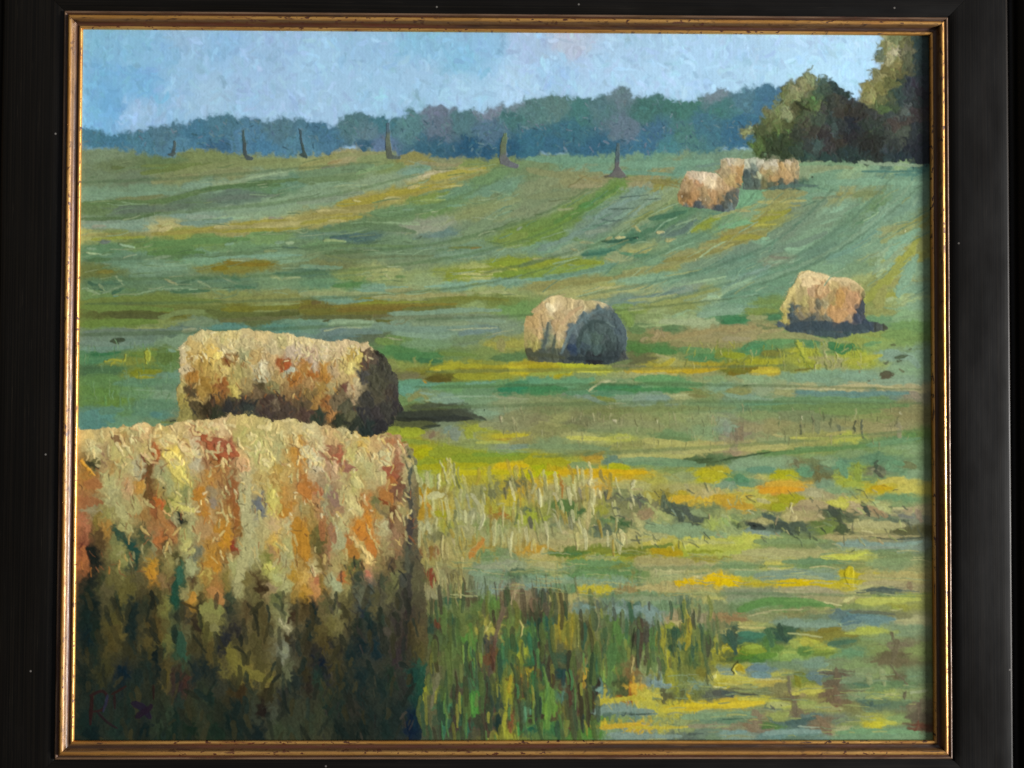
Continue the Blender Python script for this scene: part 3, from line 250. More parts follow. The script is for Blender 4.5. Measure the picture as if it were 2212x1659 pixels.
84946c 200 80;88946c 500 90;a09868 800 120;9c9864 1000 130;5c7068 1600 80;a8a468 1400 30;b09868 1750 30;5c8c44 700 200;6a9050 400 210;60883c 950 210;a89c5c 1150 180;a8ac54 1500 170;8c8c3c 1700 220;94984c 1850 170;7f904c 1200 220;80986c 200 180;b86c48 100 330;88905c 300 330;84844c 700 290;6c8058 900 310;80a090 700 380;7c9c8c 1000 370;5f88a4 1250 340;6c94a8 1450 350;7098a8 1550 350;7c7c4c 1700 300;a8a470 1850 370;88a494 1250 410;789068 1800 430;a8a458 100 460;94a058 300 430;3c7860 300 520;4c6f48 480 470;385c40 570 450;3c604c 100 500;4c7838 450 530;30584c 590 540;30503c 120 600;5c8430 500 620;7c901c 280 640;a09820 50 640;98a444 700 560;a4a43c 820 560;7c7834 950 520;74702c 1050 470;a0a848 1400 470;687c44 1250 550;7c9058 1550 550;547858 1080 600;588438 800 650;80982c 950 650;a4ac48 1000 620;90ac48 680 660;84a848 620 710;5f8c60 1250 660;80944c 1500 650;806c50 1700 600;705c3c 1650 680;746040 1630 760;80904c 1850 650;487c30 360 730;9c9828 170 840;6c90b0 340 830;7098b0 400 880;7c98a0 50 860;94984c 550 870;7fa090 900 780;708c64 600 790;708028 750 900;748428 770 960;6c8ca0 890 900;8c8c50 650 900;788c5c 1100 800;705848 1100 880;7c9458 1250 800;809460 1400 850;849858 1550 870;6c5c3c 1700 900;708c60 1800 900;a8a048 250 940;b89c4c 450 950;a89c2c 60 970;a8a448 850 1040;a8944c 720 1060;807c48 550 1000;785c48 1080 970;885844 1050 1060;7c9470 1200 950;587850 1350 980;6c8c54 1500 1000;608050 1750 980;50646c 60 1060;7c7c48 200 1020;748050 350 1060;885c40 1100 1150;7c6440 650 1100;c4ac24 200 1150;b0a43c 350 1130;bca828 60 1180;a8ac50 550 1170;708068 480 1210;94a44c 830 1200;989850 1000 1200;7c7c44 1250 1200;547468 1450 1160;7c9464 1300 1100;98a44c 1600 1080;849458 1800 1070;607c58 1700 1150;6c946c 60 1280;98784f 300 1290;9c6c54 300 1370;5f8868 100 1330;98a44c 550 1270;84644c 720 1250;648088 850 1290;547480 700 1350;547c3c 480 1380;8c6850 960 1330;98664c 1010 1400;748470 1150 1320;80904c 1250 1360;b0a42c 1480 1360;a4a43c 1550 1350;809c58 1700 1320;6c5444 1880 1300;70402c 1880 1400;7c6c50 1890 1180;a0a46c 1130 1410;8c8060 100 1380;80a8b4 80 1460;6c98a8 500 1460;7098a4 800 1450;6c9464 1300 1450;6a9870 1600 1440;70986c 1800 1440;6a9470 1200 1480;608070 700 1510
=bale1 280 1200 900
d0b878 150 1280;d4bc84 400 1230;d0b080 700 1200;c4b080 1000 1180;ccb884 1300 1150;c8b878 1650 1100;c8b880 2000 1160;bcb080 2150 1180;c8c090 200 1400;b8b474 400 1400;a88850 450 1290;b0a878 600 1230;c8b070 900 1320;c0a868 1100 1380;e0c860 1000 1460;a85c30 820 1430;b8a86c 700 1400;a85c38 1250 1280;a06040 1400 1330;985840 1550 1400;c8b898 1200 1330;d0b890 1450 1200;b0a868 1650 1250;b0a870 1900 1250;b8b878 1800 1400;a8a878 2000 1350;8c7058 300 1470;5c5c38 200 1530;a87430 150 1600;a88850 400 1560;b0a874 550 1530;a8a488 650 1600;805038 750 1500;a0a078 850 1600;d0c468 1050 1550;b0ac98 1200 1500;946c4c 1300 1480;94502c 1430 1450;a0703c 1400 1580;c8a878 1650 1500;c4bc80 1900 1480;a88c44 2000 1580;b88838 2180 1420
=bale1 1180 1200 900
c8c098 100 1180;c4a878 300 1250;c8c094 200 1350;b0a880 450 1280;d0b058 600 1320;b88034 50 1450;b0a890 130 1540;94684c 300 1450;b8ac70 450 1400;c0a088 330 1560;946c54 450 1560;b4b080 600 1450;c0a070 750 1350;c4bc90 850 1450;98785c 800 1260;a8704c 880 1350;9c6c54 950 1450;c8a480 1000 1400;904c34 900 1580;586450 1070 1560;7c7c58 1080 1450;a8a878 650 1580;b0a078 1020 1600
=bale1 280 1750 900
b0a86c 500 150;a8ac94 650 250;505030 150 200;a87434 150 300;9c6c3c 200 400;94603c 130 560;888060 200 620;a8684c 120 760;b0b07c 380 350;a0a078 400 480;b89870 550 430;b88838 650 380;6c5030 750 300;a89868 700 550;6c5028 760 480;988448 850 450;b06028 840 560;98a070 930 350;b8b460 1080 350;848c5c 1100 440;98986c 450 600;a8a470 600 600;8c8850 350 700;a0985c 500 720;94703c 700 650;94683c 850 720;909070 1000 700;707838 950 600;c0bc68 1050 570;2c3428 1060 700;a8a478 1150 650;989c70 1150 800;b07c2c 1250 480;b0803c 1350 350;948468 1370 500;b07830 1300 650;a8885c 1250 800;a88c60 1350 720;b07c24 1450 800;8c5c38 1550 400;945c2c 1570 600;98703c 1500 700;8c6028 1600 780;b88020 1500 930;a8804c 1350 880;b0a884 1680 350;a8a884 1700 600;a4a480 1750 750;a09c70 1680 900;687078 1820 600;b09c60 1850 350;a88848 1950 350;b8a060 2050 300;bcb868 1950 480;b08440 2050 450;b07c30 2080 650;c0b860 1950 620;b8a078 1950 750;b8b48c 2100 750;a8a070 1850 850;c8a850 1980 950;b07c24 2180 850;a08058 1950 1020;a8a870 2100 1000;7c6c30 250 750;9c7434 350 820;584428 280 900;8c543c 120 900;70382c 130 1000;1c241f 200 1050;1c241f 240 1120;a06038 110 1120;2f4f40 450 880;808450 450 1000;7c8048 500 1100;1f4840 580 1020;1f4438 620 1100;3f4f38 700 900;606440 700 1000;80805c 780 1000;b06838 850 900;a07048 820 850;885838 950 900;905c38 970 800;645030 900 1000;a88428 780 1180;b88024 780 1250;505030 870 1180;888450 950 1100;787040 920 1230;4c4828 1030 1100;bcb870 1120 1000;a0a468 1100 900;7c846c 1150 1080;98a078 1150 1200;606860 1200 1050;a87c30 1330 1000;b88020 1380 1150;9c8040 1300 1180;b0a050 1300 1250;886434 1500 1100;9c702c 1450 1050;8c3c24 1580 1000;909868 1650 1050;989c68 1600 1200;a0a470 1550 1150;9ca078 1700 1100;a0a47c 1780 1000;707838 1900 1100;a8ac58 1900 1180;a0a464 1980 1280;a4a878 2060 1350;a0a078 2080 1130;a8842c 2150 1250;18241f 200 1300;384028 300 1350;605c34 450 1300;5c582c 550 1380;707040 480 1230;585438 650 1250;585030 700 1350;806844 880 1320;5c4830 950 1350;2f5c48 1050 1200;1c4c38 1030 1350;1c4434 1020 1500;4c3424 1170 1300;807c4c 1200 1400;907034 1300 1300;987038 1400 1330;a87038 1420 1450;7c7038 1500 1350;909068 1630 1350;404c38 1530 1450;343c2c 1550 1580;6c6438 1700 1300;40301c 1850 1380;58482c 1800 1300;8c7c58 1920 1380;605c38 1800 1500;606840 2000 1500;8c7434 2150 1450;3c3c2c 2160 1550;182820 150 1450;142420 200 1580;2c3828 450 1500;1c2c28 600 1550;2c3424 700 1550;4c4828 850 1450;707440 920 1550;888458 1100 1450;a07c30 1180 1500;504828 1260 1520;747c44 1300 1600;788048 1420 1600;3c3820 750 1450
=bale1 1180 1750 900
b07c30 30 80;c0bca0 150 180;b0a070 100 130;985c4c 250 60;a86048 380 120;946c58 440 230;b89c80 330 200;b8b470 500 90;b4ac78 420 290;b4b084 600 150;c8ac78 700 100;b8b898 830 130;a08060 900 60;94604c 950 200;c0a480 1000 90;58604c 1060 200;985840 850 240;a8a068 600 230;b8b470 520 350;b0ac7c 700 300;b4ac80 790 300;a86434 880 320;7c5440 950 400;a06c40 850 450;a87038 800 500;a86c2c 900 560;b0a878 1040 280;a86c30 60 400;b07030 80 480;a86848 190 470;a08868 230 330;909078 260 420;907058 330 500;b0a878 420 480;c0b880 500 560;c0b480 560 620;8c745c 330 580;989c7c 240 620;b08458 180 560;b4743c 650 560;b07838 620 640;c07c24 650 750;b87c28 580 830;a88c4c 750 650;6c7048 750 570;887c50 850 650;604434 900 650;7c5444 950 500;a08458 960 600;989060 1000 650;9c8c58 40 620;a08448 130 700;b07c24 30 850;a87428 30 1000;686434 140 850;5c5830 200 950;946438 230 800;a87448 230 700;948458 310 780;a8a888 350 850;989c78 380 950;94684c 300 980;b0ac7c 430 780;a86830 480 950;a07428 550 1000;946c28 520 1080;b8a868 620 1000;d0b878 670 1080;c8b47c 560 960;b07028 720 980;b8742c 700 900;a8a47c 780 830;b0b08c 830 780;704838 880 750;8c7050 950 730;907058 900 900;84684c 950 1000;988c60 850 1000;806c48 800 1080;5c4c38 900 1130;50584c 1060 500;484c48 1060 700;484840 1070 900;4c5044 1050 1000;80684c 1000 850;94702c 60 1100;b0a878 140 1200;706034 200 1150;6c5030 230 1080;98805c 300 1100;a09460 340 1150;98905c 420 1130;b06c34 420 1280;8c7438 480 1250;5c6438 500 1200;485434 560 1150;4c5430 600 1200;b08c5c 660 1200;907060 670 1270;404c40 600 1320;84784c 750 1150;5c5038 850 1200;686444 950 1180;3c4038 1050 1200;c0a054 40 1300;b08850 100 1350;b0704c 150 1350;a88024 60 1420;b8844c 180 1430;806830 230 1350;98a07c 340 1380;989c78 330 1300;908c58 450 1400;6c6840 400 1480;4c4c30 500 1450;585f50 580 1430;44504c 680 1380;3c4838 800 1350;6c7048 900 1300;505438 900 1400;444844 1000 1300;585840 1100 1320;3c3420 50 1550;1c2c28 150 1570;585838 250 1530;787c54 350 1600;5c5838 450 1550;4c544c 580 1520;28343c 600 1620;34403c 700 1560;505040 800 1500;484840 1000 1500;3c3434 1050 1580;34382c 900 1600
=bale1 280 2300 900
1c2c28 150 150;585438 330 50;5c582c 500 80;142824 150 350;0c2428 150 500;504c24 420 350;585028 450 450;4c4420 400 550;182820 250 450;182a28 600 300;182a28 580 450;2c3428 700 200;4c3f20 820 400;544820 850 500;504824 750 560;38361f 800 200;6c6c34 910 200;1f4c38 1000 180;947028 1160 130;8c6824 1160 200;2c3428 1050 300;3c3c30 1130 300;284838 1000 500;2c4834 1050 650;304c38 1100 750;54583c 1130 500;606434 950 550;403c24 1200 600;342c20 1220 400;747440 1340 320;6c6c3c 1380 400;585828 1300 450;383420 1250 250;90643c 1420 100;2c3430 1520 250;282c30 1500 500;24282c 1470 600;2c2c2c 1600 450;54482c 1700 250;504828 1850 300;5c5838 1750 130;504828 1900 500;4c4828 1800 600;504c28 1850 800;504824 1350 650;64602c 1550 680;6c682f 1600 800;68602c 1700 880;686030 1900 930;7c8058 2030 280;a0a080 2090 400;888c64 2060 340;70786c 2060 640;3c2c1c 2150 300;3c3420 2100 500;34342c 2150 600;3c402c 2030 820;586048 2080 850;24302c 2180 950;1c2c24 200 700;3c3c20 350 800;0c2430 500 850;343420 550 650;202c24 700 750;102020 830 700;142424 850 850;4c4424 930 800;504828 920 950;3c2c24 1060 930;482c24 1100 950;1c2c2c 1200 850;182828 1300 800;202c28 1380 900;34382c 1450 1000;142420 150 950;34361f 300 900;142428 480 950;1c2c28 650 900;1c2c28 250 1150;1c2c28 330 1120;1f2c28 400 1080;1c3028 600 1050;202c2a 700 1250;1c2c24 550 1200;202c24 650 1300;242c20 800 1050;2c3424 900 1100;2c3c2c 900 1250;2c3c2c 880 1350;24342c 1050 1150;182c24 1000 1300;303420 1150 1200;2c3828 1250 1050;182c24 1350 1100;303828 1250 1250;242c20 1450 1200;3c341c 1550 1050;182824 1600 1200;382c18 1650 1050;343c2c 1770 1080;343c30 1780 1250;241c18 1850 1200;34301c 1900 1050;40483c 1950 1250;2c302c 2050 1100;343c2c 2150 1250;2c3428 2100 1200;142824 150 1350;0c2020 200 1450;1c3028 450 1430;0c2020 700 1430;1c2c20 900 1430;14281c 1150 1400;182c20 1400 1430;182824 1650 1380;142424 1800 1450;34402c 2000 1400;303c2c 2150 1450;102420 1550 1350;142820 1000 1430;34282c 1050 1000
=bale1 1180 2300 900
483c20 50 200;142828 150 280;182c28 100 450;343020 60 600;544c28 200 450;646034 300 400;483f20 250 580;6c6840 370 400;484428 450 300;58543c 330 220;4c4828 450 180;404034 560 150;1f2c24 560 400;1c3430 650 300;38443c 680 200;182c2c 700 400;14282c 600 600;102c34 750 620;182c2c 500 700;242824 350 600;2c2c28 150 700;0c1c2c 200 800;34301c 60 850;403c20 330 820;282c30 300 900;243c30 180 920;343420 400 950;2c2820 100 1000;2c3828 250 1000;343828 150 1150;38402c 200 1250;303c2c 100 1350;1c3028 280 1200;202f28 400 1200;182c2c 600 900;1c2c28 600 1100;1c2c28 450 1000;242c24 500 1300;303028 540 1200;1c2c28 700 1300;182c28 800 1000;203428 900 900;2c302c 1000 1000;144038 1100 900;205040 1170 800;1c4838 1150 1000;183c34 1150 1150;0c2038 1080 1380;0c2838 1130 1300;1c2c28 950 1250;182c28 850 1400;142420 400 1420;142420 600 1430;505034 750 120;58583c 850 80;48483c 1000 60;382f2f 1050 250;444038 900 250;3c3834 950 400;4c4c38 1100 150;38302c 1000 550;403c24 1100 600;3c3c2c 900 500;484028 1080 450;283028 850 600;383034 950 700;38382c 1050 720;504c28 1180 650;585034 1150 500;5c5c40 880 150;5c5838 720 250;2c3c30 800 350;4c4840 850 450
=bale2 280 1200 900
c8b87c 1250 270;ccb870 1500 300;ccb478 1800 290;d0bc84 2100 300;c4b488 1080 450;c4b084 1080 600;c0a45c 1200 400;b8984c 1150 500;d8b450 1350 480;b08c38 1280 550;c0b07c 1500 400;8c5c28 1500 520;c8b05c 1470 600;b08c3c 1250 620;a87024 1200 700;987024 1300 740;b09040 1380 700;985820 1480 760;a09450 1600 650;b09c50 1550 740;a8985c 1700 600;989868 1680 480;b89858 1780 500;c8bc94 1830 600;b0a884 1850 700;c0a068 1950 550;a45020 2050 580;a8a480 2100 640;a86820 2130 700;a88c50 2000 700;807848 1950 800;b8ac70 2050 350;bca890 2150 450;b4a478 1950 420;bcac78 1700 360;a89850 1050 800;9c8c3c 1090 920;58482c 1160 850;a07c30 1250 850;b09450 1230 920;9c6c28 1400 850;8c5424 1450 820;503824 1350 930;c0ac4c 1580 820;9c8850 1700 780;443830 1650 900;705838 1750 830;54482c 1850 760;6c583c 1800 850;483830 1900 900;6c5c48 1950 930;48342c 2000 880;907040 2080 830;6c5434 2150 900;54482c 1200 980;38301f 1300 1000;303424 1400 1050;303030 1550 1000;2c3030 1700 950;343c38 1700 1030;443834 1900 1040;483c34 2100 1000;8c8440 1090 1050
=bale2 1180 1200 900
d4c088 50 340;d0bc88 200 380;d0b888 400 380;c8b084 550 380;c8b080 650 400;b89c80 100 470;c8b890 230 450;c0a878 350 500;b8983c 500 490;c8b454 560 500;d8c86c 480 620;c0a85c 430 560;6c503c 620 480;b07830 60 600;b4a088 130 600;b8802c 240 620;a8601c 110 660;b07424 230 700;b89c70 330 640;b89c60 400 700;c0a060 500 720;a0905c 300 800;a07c34 200 800;a88048 100 760;6c4438 430 800;6c5c40 400 860;b09870 500 800;b8a878 530 760;7c6434 80 850;a07434 150 930;945c28 250 950;a06c34 290 1050;706044 350 950;5c4c34 40 950;50503c 420 980;58583c 480 1080;503c34 50 1050;303c30 200 1080;5c4034 640 560;584c40 720 520;2c2824 780 470;4c4c3c 700 620;3c3c34 780 600;444438 850 600;484848 620 700;484838 700 750;484838 800 750;44443c 900 700;3c3c38 650 900;4c4838 750 900;443c34 850 850;3c3838 920 850;343438 600 1050;3c383a 750 1050;3c3c38 850 1020;343034 950 1000;30302f 1000 1040;24302f 650 1180;2c2c30 800 1150;2c342c 540 1150;303828 400 1130
=bale3 2080 550 900
d8c084 200 1540;c8a86c 130 1600;e0cc9c 220 1630;c8b078 400 1560;b8a870 600 1580;c4b484 700 1570;bca878 500 1630;b89c58 70 1640
=bale3 2080 1200 900
c8a868 100 50;e0c898 210 30;c09c5c 50 150;c0a068 150 150;c0a470 300 100;c0a878 400 100;b89868 270 180;c0a470 330 220;c0a064 100 280;a89850 50 330;78806c 180 200;607468 170 320;889068 240 330;a09844 60 400;a89c60 300 380;c0a878 280 300;4c5038 30 470;48544c 150 470;505c4c 250 470;44586a 400 330;5c7480 430 230;54707c 550 130;506c78 700 50;3c5458 600 200;4c646c 750 120;48606c 850 150;486064 700 230;486468 550 320;48645f 650 320;445c60 800 300;486070 900 250;4c6470 930 350;38505f 500 400;2c4468 430 420;405c5f 650 420;384c50 800 400;3c5058 900 430;404c4c 350 480;303c44 600 500;34444c 800 520;24282f 650 540;444c50 950 510;38484c 480 540;303f48 850 470
=bale4 2850 550 900
d8c07c 800 1300;dcbc84 900 1320;d8bc80 1000 1330;c8b07c 1150 1350;c0a870 1280 1400;b89c60 1330 1450;c8b470 700 1380;e0c48c 820 1380;b8a468 780 1450;b89468 860 1460;c89864 950 1420;b88c58 930 1500;c8a068 1000 1440;b8a060 1050 1420;b88848 1100 1480;c08c40 1130 1500;c09058 1220 1500;c89060 1280 1520;b88858 1300 1560;c49058 1200 1600;c08c48 1100 1600;a8904c 1060 1560;ccb868 640 1480;b8a45c 700 1550;c4b464 600 1600;a89c54 770 1560;b0945c 850 1580;6a6854 920 1600;405860 660 1640;485c60 720 1640;a09468 980 1600;44484c 1350 1560;3c4858 1340 1630;807848 1370 1490
=bale4 2850 1200 900
b8a850 600 60;50645c 650 50;a89050 720 60;988850 800 60;a88c5c 860 50;b0a448 590 140;405460 650 130;7c745c 760 100;6c6a58 880 110;7a7058 900 60;b09058 960 60;c49050 1050 60;c49058 1150 60;c08c5c 1240 60;c09058 1100 120;a88860 1200 130;70705c 1000 130;3c4858 1320 60;3c4860 1300 130;3c5058 700 200;34505c 900 200;344858 1000 200;344860 1200 200;445868 550 220;3c5460 700 260;345048 1000 280;345058 1200 280;344860 1400 200;445050 1500 220;444c3c 1580 240;3c5460 1350 260;3c5058 1150 320;5c7068 480 200
=bale5 2080 550 900
c4ac8c 1600 330;c8b090 1780 330;b08448 1550 420;b8804c 1650 420;e0c494 1760 420;c09c68 1850 400;a88450 1500 450;7c5828 1520 560;b07838 1600 550;a8844c 1700 500;b88448 1780 520;b88c54 1900 430;a87830 1480 600;b0702c 1560 610;94784c 1700 590;b07c3c 1800 590;a07c44 1860 560;445460 1650 650;3c5060 1850 660;5c6c68 1530 650;48544f 1900 620;4c5854 1950 560;54645f 2000 600;5c7880 1960 680;ccb494 1680 360
=bale6 2080 550 900
a89468 1900 230;c0a878 2000 220;a08858 1900 300;c49c60 1980 280;b8853c 2040 300;b07c38 2040 400;b8984c 1970 390;b4a88c 1980 200;b08c44 2000 440;5c6450 2040 470;a08c60 1880 270;b4a890 1920 195
=bale7 2850 550 900
9cac98 280 190;b0b8a0 230 240;b0b09c 350 210;688078 290 260;4c6468 300 320;3c5458 220 330;44605c 230 400;98a478 330 350;486058 320 420;a88848 400 300;b4a888 400 250;b8b098 480 240;9c8848 440 320;b0a074 480 280;b88c44 560 270;b88c48 560 350;b89860 620 260;b8985c 680 270;b88c4c 620 340;a88850 690 340;b08440 480 370;a8844c 650 380;4c5c44 440 430;70703c 400 420;3c544c 550 430;44605c 700 430;c0ac8c 630 210;a08c60 700 220;888058 720 320
=bush 3032 0 1000
6c6840 120 760;8c7c50 230 720;a89864 180 780;b09860 290 740;9c9468 360 620;a8a068 350 690;98804c 330 760;707850 430 660;546c6c 450 730;506848 400 820;607838 380 880;7c8844 420 920;345058 540 720;3c4c58 600 760;344854 660 790;4c5c50 480 780;a09454 200 830;94904c 100 870;8c8844 70 940;b0a468 130 980;8c8840 50 1030;685c30 200 950;3c3c20 280 930;60602c 160 1080;747c34 60 1100;5c6440 280 1000;5c5040 300 1100;50584c 420 1050;584c50 470 960;40403c 520 920;544c44 600 900;40342c 680 960;443f48 700 900;503f3c 620 1000;3c484c 540 1050;2c2f44 720 1080;3c3c48 640 1100;443838 780 1000;484448 900 950;3c4440 850 1080;3c5030 60 1180;44502c 150 1200;44483c 250 1180;504440 380 1150;483840 480 1180;485860 560 1130;483834 600 1230;38303c 700 1180;34343a 760 1250;486068 420 1250;4c4048 500 1300;44484c 350 1280;3c5040 250 1300;3c4c2c 120 1300;3c4828 50 1280;34585c 330 1350;2c4c50 500 1370;2c4044 650 1330;2c3f44 750 1350;302c2c 820 1240;4c5838 200 1400;34504c 300 1400
=bush 2100 0 1000
6c6c34 2150 880;a0985c 2130 930;8c8448 2080 1000;7c7838 2050 1060;98905c 1880 1120;9c8c50 1840 1165;5c6030 2000 1130;4c5828 2100 1180;60782c 1940 1260;44502c 2050 1270;3c4828 2150 1300;7c7c38 2190 800
=talltree 3032 0 1000
a8ac68 1010 340;7c8c50 1080 340;70743c 1150 370;5c6034 1220 370;2f4c4c 1290 380;888c48 1000 420;687c58 950 460;98985c 1050 440;d0c890 1080 470;7c7c4c 1150 470;70704c 1200 430;b0ac6c 1030 520;88843c 1100 540;5c643f 1200 530;304c4c 1290 500;808448 930 620;a09c54 960 650;807c38 1050 620;646430 1150 640;50583c 1230 620;2c4444 1290 630;68745c 820 680;8c8c48 900 730;949040 850 780;848438 950 760;687030 1040 740;3c4c38 1150 700;34404c 1220 720;403c4c 1280 740;8c8c48 820 850;a09c4c 900 840;70783c 960 870;505f3c 1050 850;345048 1130 830;3c484c 1200 820;34343c 1280 800;507034 1000 930;5c7038 930 900;405838 1080 920;344c48 1150 900;2f3c3a 1250 900;40504c 1050 1000;404844 1150 1000;5c6c60 1170 980;443c3c 1250 980;50483f 1080 1080;4c443c 1180 1080;4c5a48 1150 1150;404c40 1000 1150;303c40 1250 1150;3c483c 900 1180;484c44 950 1250;38443f 1100 1250;282f38 1250 1280;2c4044 1000 1330;243840 1150 1350;24303a 1280 1350;2c4848 900 1380;2c4844 1030 1420;34444c 1330 700
=post 200 0 1000
3c4c4c 1070 1230;384644 1060 1320;344848 1670 1180;344040 1690 1290;384444 1730 1360;30444c 2170 1180;30403c 2190 1310
=post 1200 0 1000
3c5460 720 1090;4c5848 720 1220;444c40 730 1320;445048 790 1365;4c6044 1730 1170;4c5840 1720 1280;4c5050 1740 1390;505458 1810 1430
=post 2100 0 1000
3c5054 740 1270;3c4c50 735 1370;4c4c4c 735 1450;50504c 745 1520
'''
# outlines of the painted things, "tile-origin-x y width : points" (sketch coordinates)
OUT = r'''
treeline ; 0 0 0 ; 150 276 177 274 201 276 229 288 249 283 283 280 320 274 358 267 375 260 397 267 417 259 432 255 462 244 477 248 506 244 526 252 546 255 576 259 606 255 643 249 658 264 676 258 695 260 715 274 733 260 757 244 780 241 800 250 839 254 864 248 879 231 896 243 926 226 956 224 978 229 996 241 1025 232 1050 238 1075 227 1110 218 1130 216 1159 208 1191 204 1221 204 1239 200 1259 212 1296 208 1321 192 1340 181 1363 190 1370 203 1400 206 1425 204 1462 216 1492 216 1524 203 1549 190 1574 195 1598 191 1638 185 1670 185 1698 187 1740 200 1740 330 1611 318 1536 327 1462 331 1400 334 1301 335 1207 335 1080 341 968 341 926 338 894 328 871 340 827 325 762 320 720 327 683 336 655 340 618 338 581 330 551 332 516 330 482 330 444 322 402 328 370 334 320 330 258 322 209 317 150 316
bale2 ; 280 1200 900 ; 1030 400 1080 370 1130 310 1250 240 1400 240 1500 250 1700 232 1900 258 2100 280 2212 300 2412 340 2662 340 2862 370 2932 420 3002 450 3092 600 3172 690 3172 900 3222 1010 3112 1150 3012 1250 2912 1280 2600 1260 1000 1130 1050 1000 1010 850 1050 700 1040 500
bale1 ; 280 1200 900 ; -150 1195 80 1180 200 1215 350 1200 450 1190 600 1150 750 1140 850 1160 1000 1150 1100 1120 1300 1100 1500 1075 1650 1060 1750 1065 1850 1100 2000 1110 2150 1095 2212 1140 2412 1150 2612 1190 2712 1220 2862 1280 2972 1275 3062 1220 3162 1240 3262 1340 3322 1450 3352 1620 3360 1850 3365 2200 3380 2500 3420 2700 3445 2900 3455 3100 3462 3350 3440 3550 3410 3850 3370 4300 3360 4700 -150 4700
bale3 ; 2080 550 900 ; 40 1700 70 1640 130 1560 200 1515 300 1510 420 1540 600 1555 690 1570 740 1580 810 1617 880 1727 940 1817 962 1917 945 2060 970 2127 800 2167 650 2177 480 2170 300 2160 100 2150 0 2137 -30 2050 -40 1990 -45 1800 -20 1700
bale4c ; 2850 550 900 ; 540 1640 600 1560 640 1450 700 1360 740 1280 830 1265 950 1300 1050 1330 1150 1350 1280 1370 1350 1440 1380 1480 1375 1600 1372 1700 1400 1765 1550 1785 1610 1815 1590 1840 1480 1865 1300 1880 1180 1917 1000 1927 900 1897 640 1880 560 1815 480 1785 560 1757 590 1697
bale4 ; 2850 550 900 ; 540 1640 600 1560 640 1450 700 1360 740 1280 830 1265 950 1300 1050 1330 1150 1350 1280 1370 1350 1440 1380 1480 1375 1600 1372 1700 1390 1760 1250 1830 900 1820 650 1780 560 1770 590 1697
bale7 ; 2850 550 900 ; 190 260 200 190 300 165 380 190 600 190 720 200 735 300 720 400 745 440 700 470 400 492 180 482
bale6 ; 2080 550 900 ; 1800 300 1860 280 1860 190 1950 170 2092 190 2078 330 2062 470 2000 460 1930 440 1880 380 1850 330
bale5 ; 2080 550 900 ; 1448 600 1450 500 1480 420 1530 310 1600 295 1750 315 1830 325 1880 380 1930 440 2000 460 2045 480 2040 600 1990 710 1900 700 1750 670 1600 660 1500 640
talltree ; 3032 0 1000 ; 960 310 1000 350 990 370 950 400 960 440 900 490 950 540 930 590 880 620 870 690 800 730 780 780 780 870 800 900 940 950 1000 970 1000 1430 1150 1420 1450 1430 1450 180 940 180
bush ; 2100 0 1000 ; 1790 1160 1900 1090 1950 1080 2020 950 2080 900 2160 840 2170 745 2281 690 2401 650 2411 600 2431 600 2441 650 2531 650 2581 700 2631 720 2661 770 2751 790 2741 830 2801 870 2861 900 3001 950 3061 970 3061 1432 2821 1420 2661 1420 2411 1420 2261 1380 2100 1385 1950 1360 1930 1320 1870 1270 1950 1200
post ; 200 0 1000 ; 1060 1210 1080 1215 1085 1260 1075 1310 1085 1330 1060 1355 1040 1350 1000 1335 1045 1320 1060 1270
post ; 200 0 1000 ; 1658 1130 1676 1120 1682 1200 1697 1260 1697 1340 1760 1365 1755 1387 1700 1387 1668 1340 1662 1240
post ; 200 0 1000 ; 2153 1110 2177 1130 2184 1220 2207 1300 2227 1350 2227 1377 2190 1362 2150 1342 2188 1320 2168 1240
post ; 1200 0 1000 ; 708 1060 732 1060 738 1150 733 1180 748 1280 757 1340 780 1350 840 1360 830 1380 760 1377 708 1372 698 1290 703 1180
post ; 1200 0 1000 ; 1728 1160 1752 1150 1758 1200 1748 1280 1748 1350 1790 1400 1860 1430 1855 1462 1780 1452 1698 1420 1693 1350 1702 1250
post ; 2100 0 1000 ; 728 1245 750 1245 750 1330 748 1450 775 1490 810 1530 760 1552 680 1534 640 1537 690 1500 709 1460 712 1340
'''
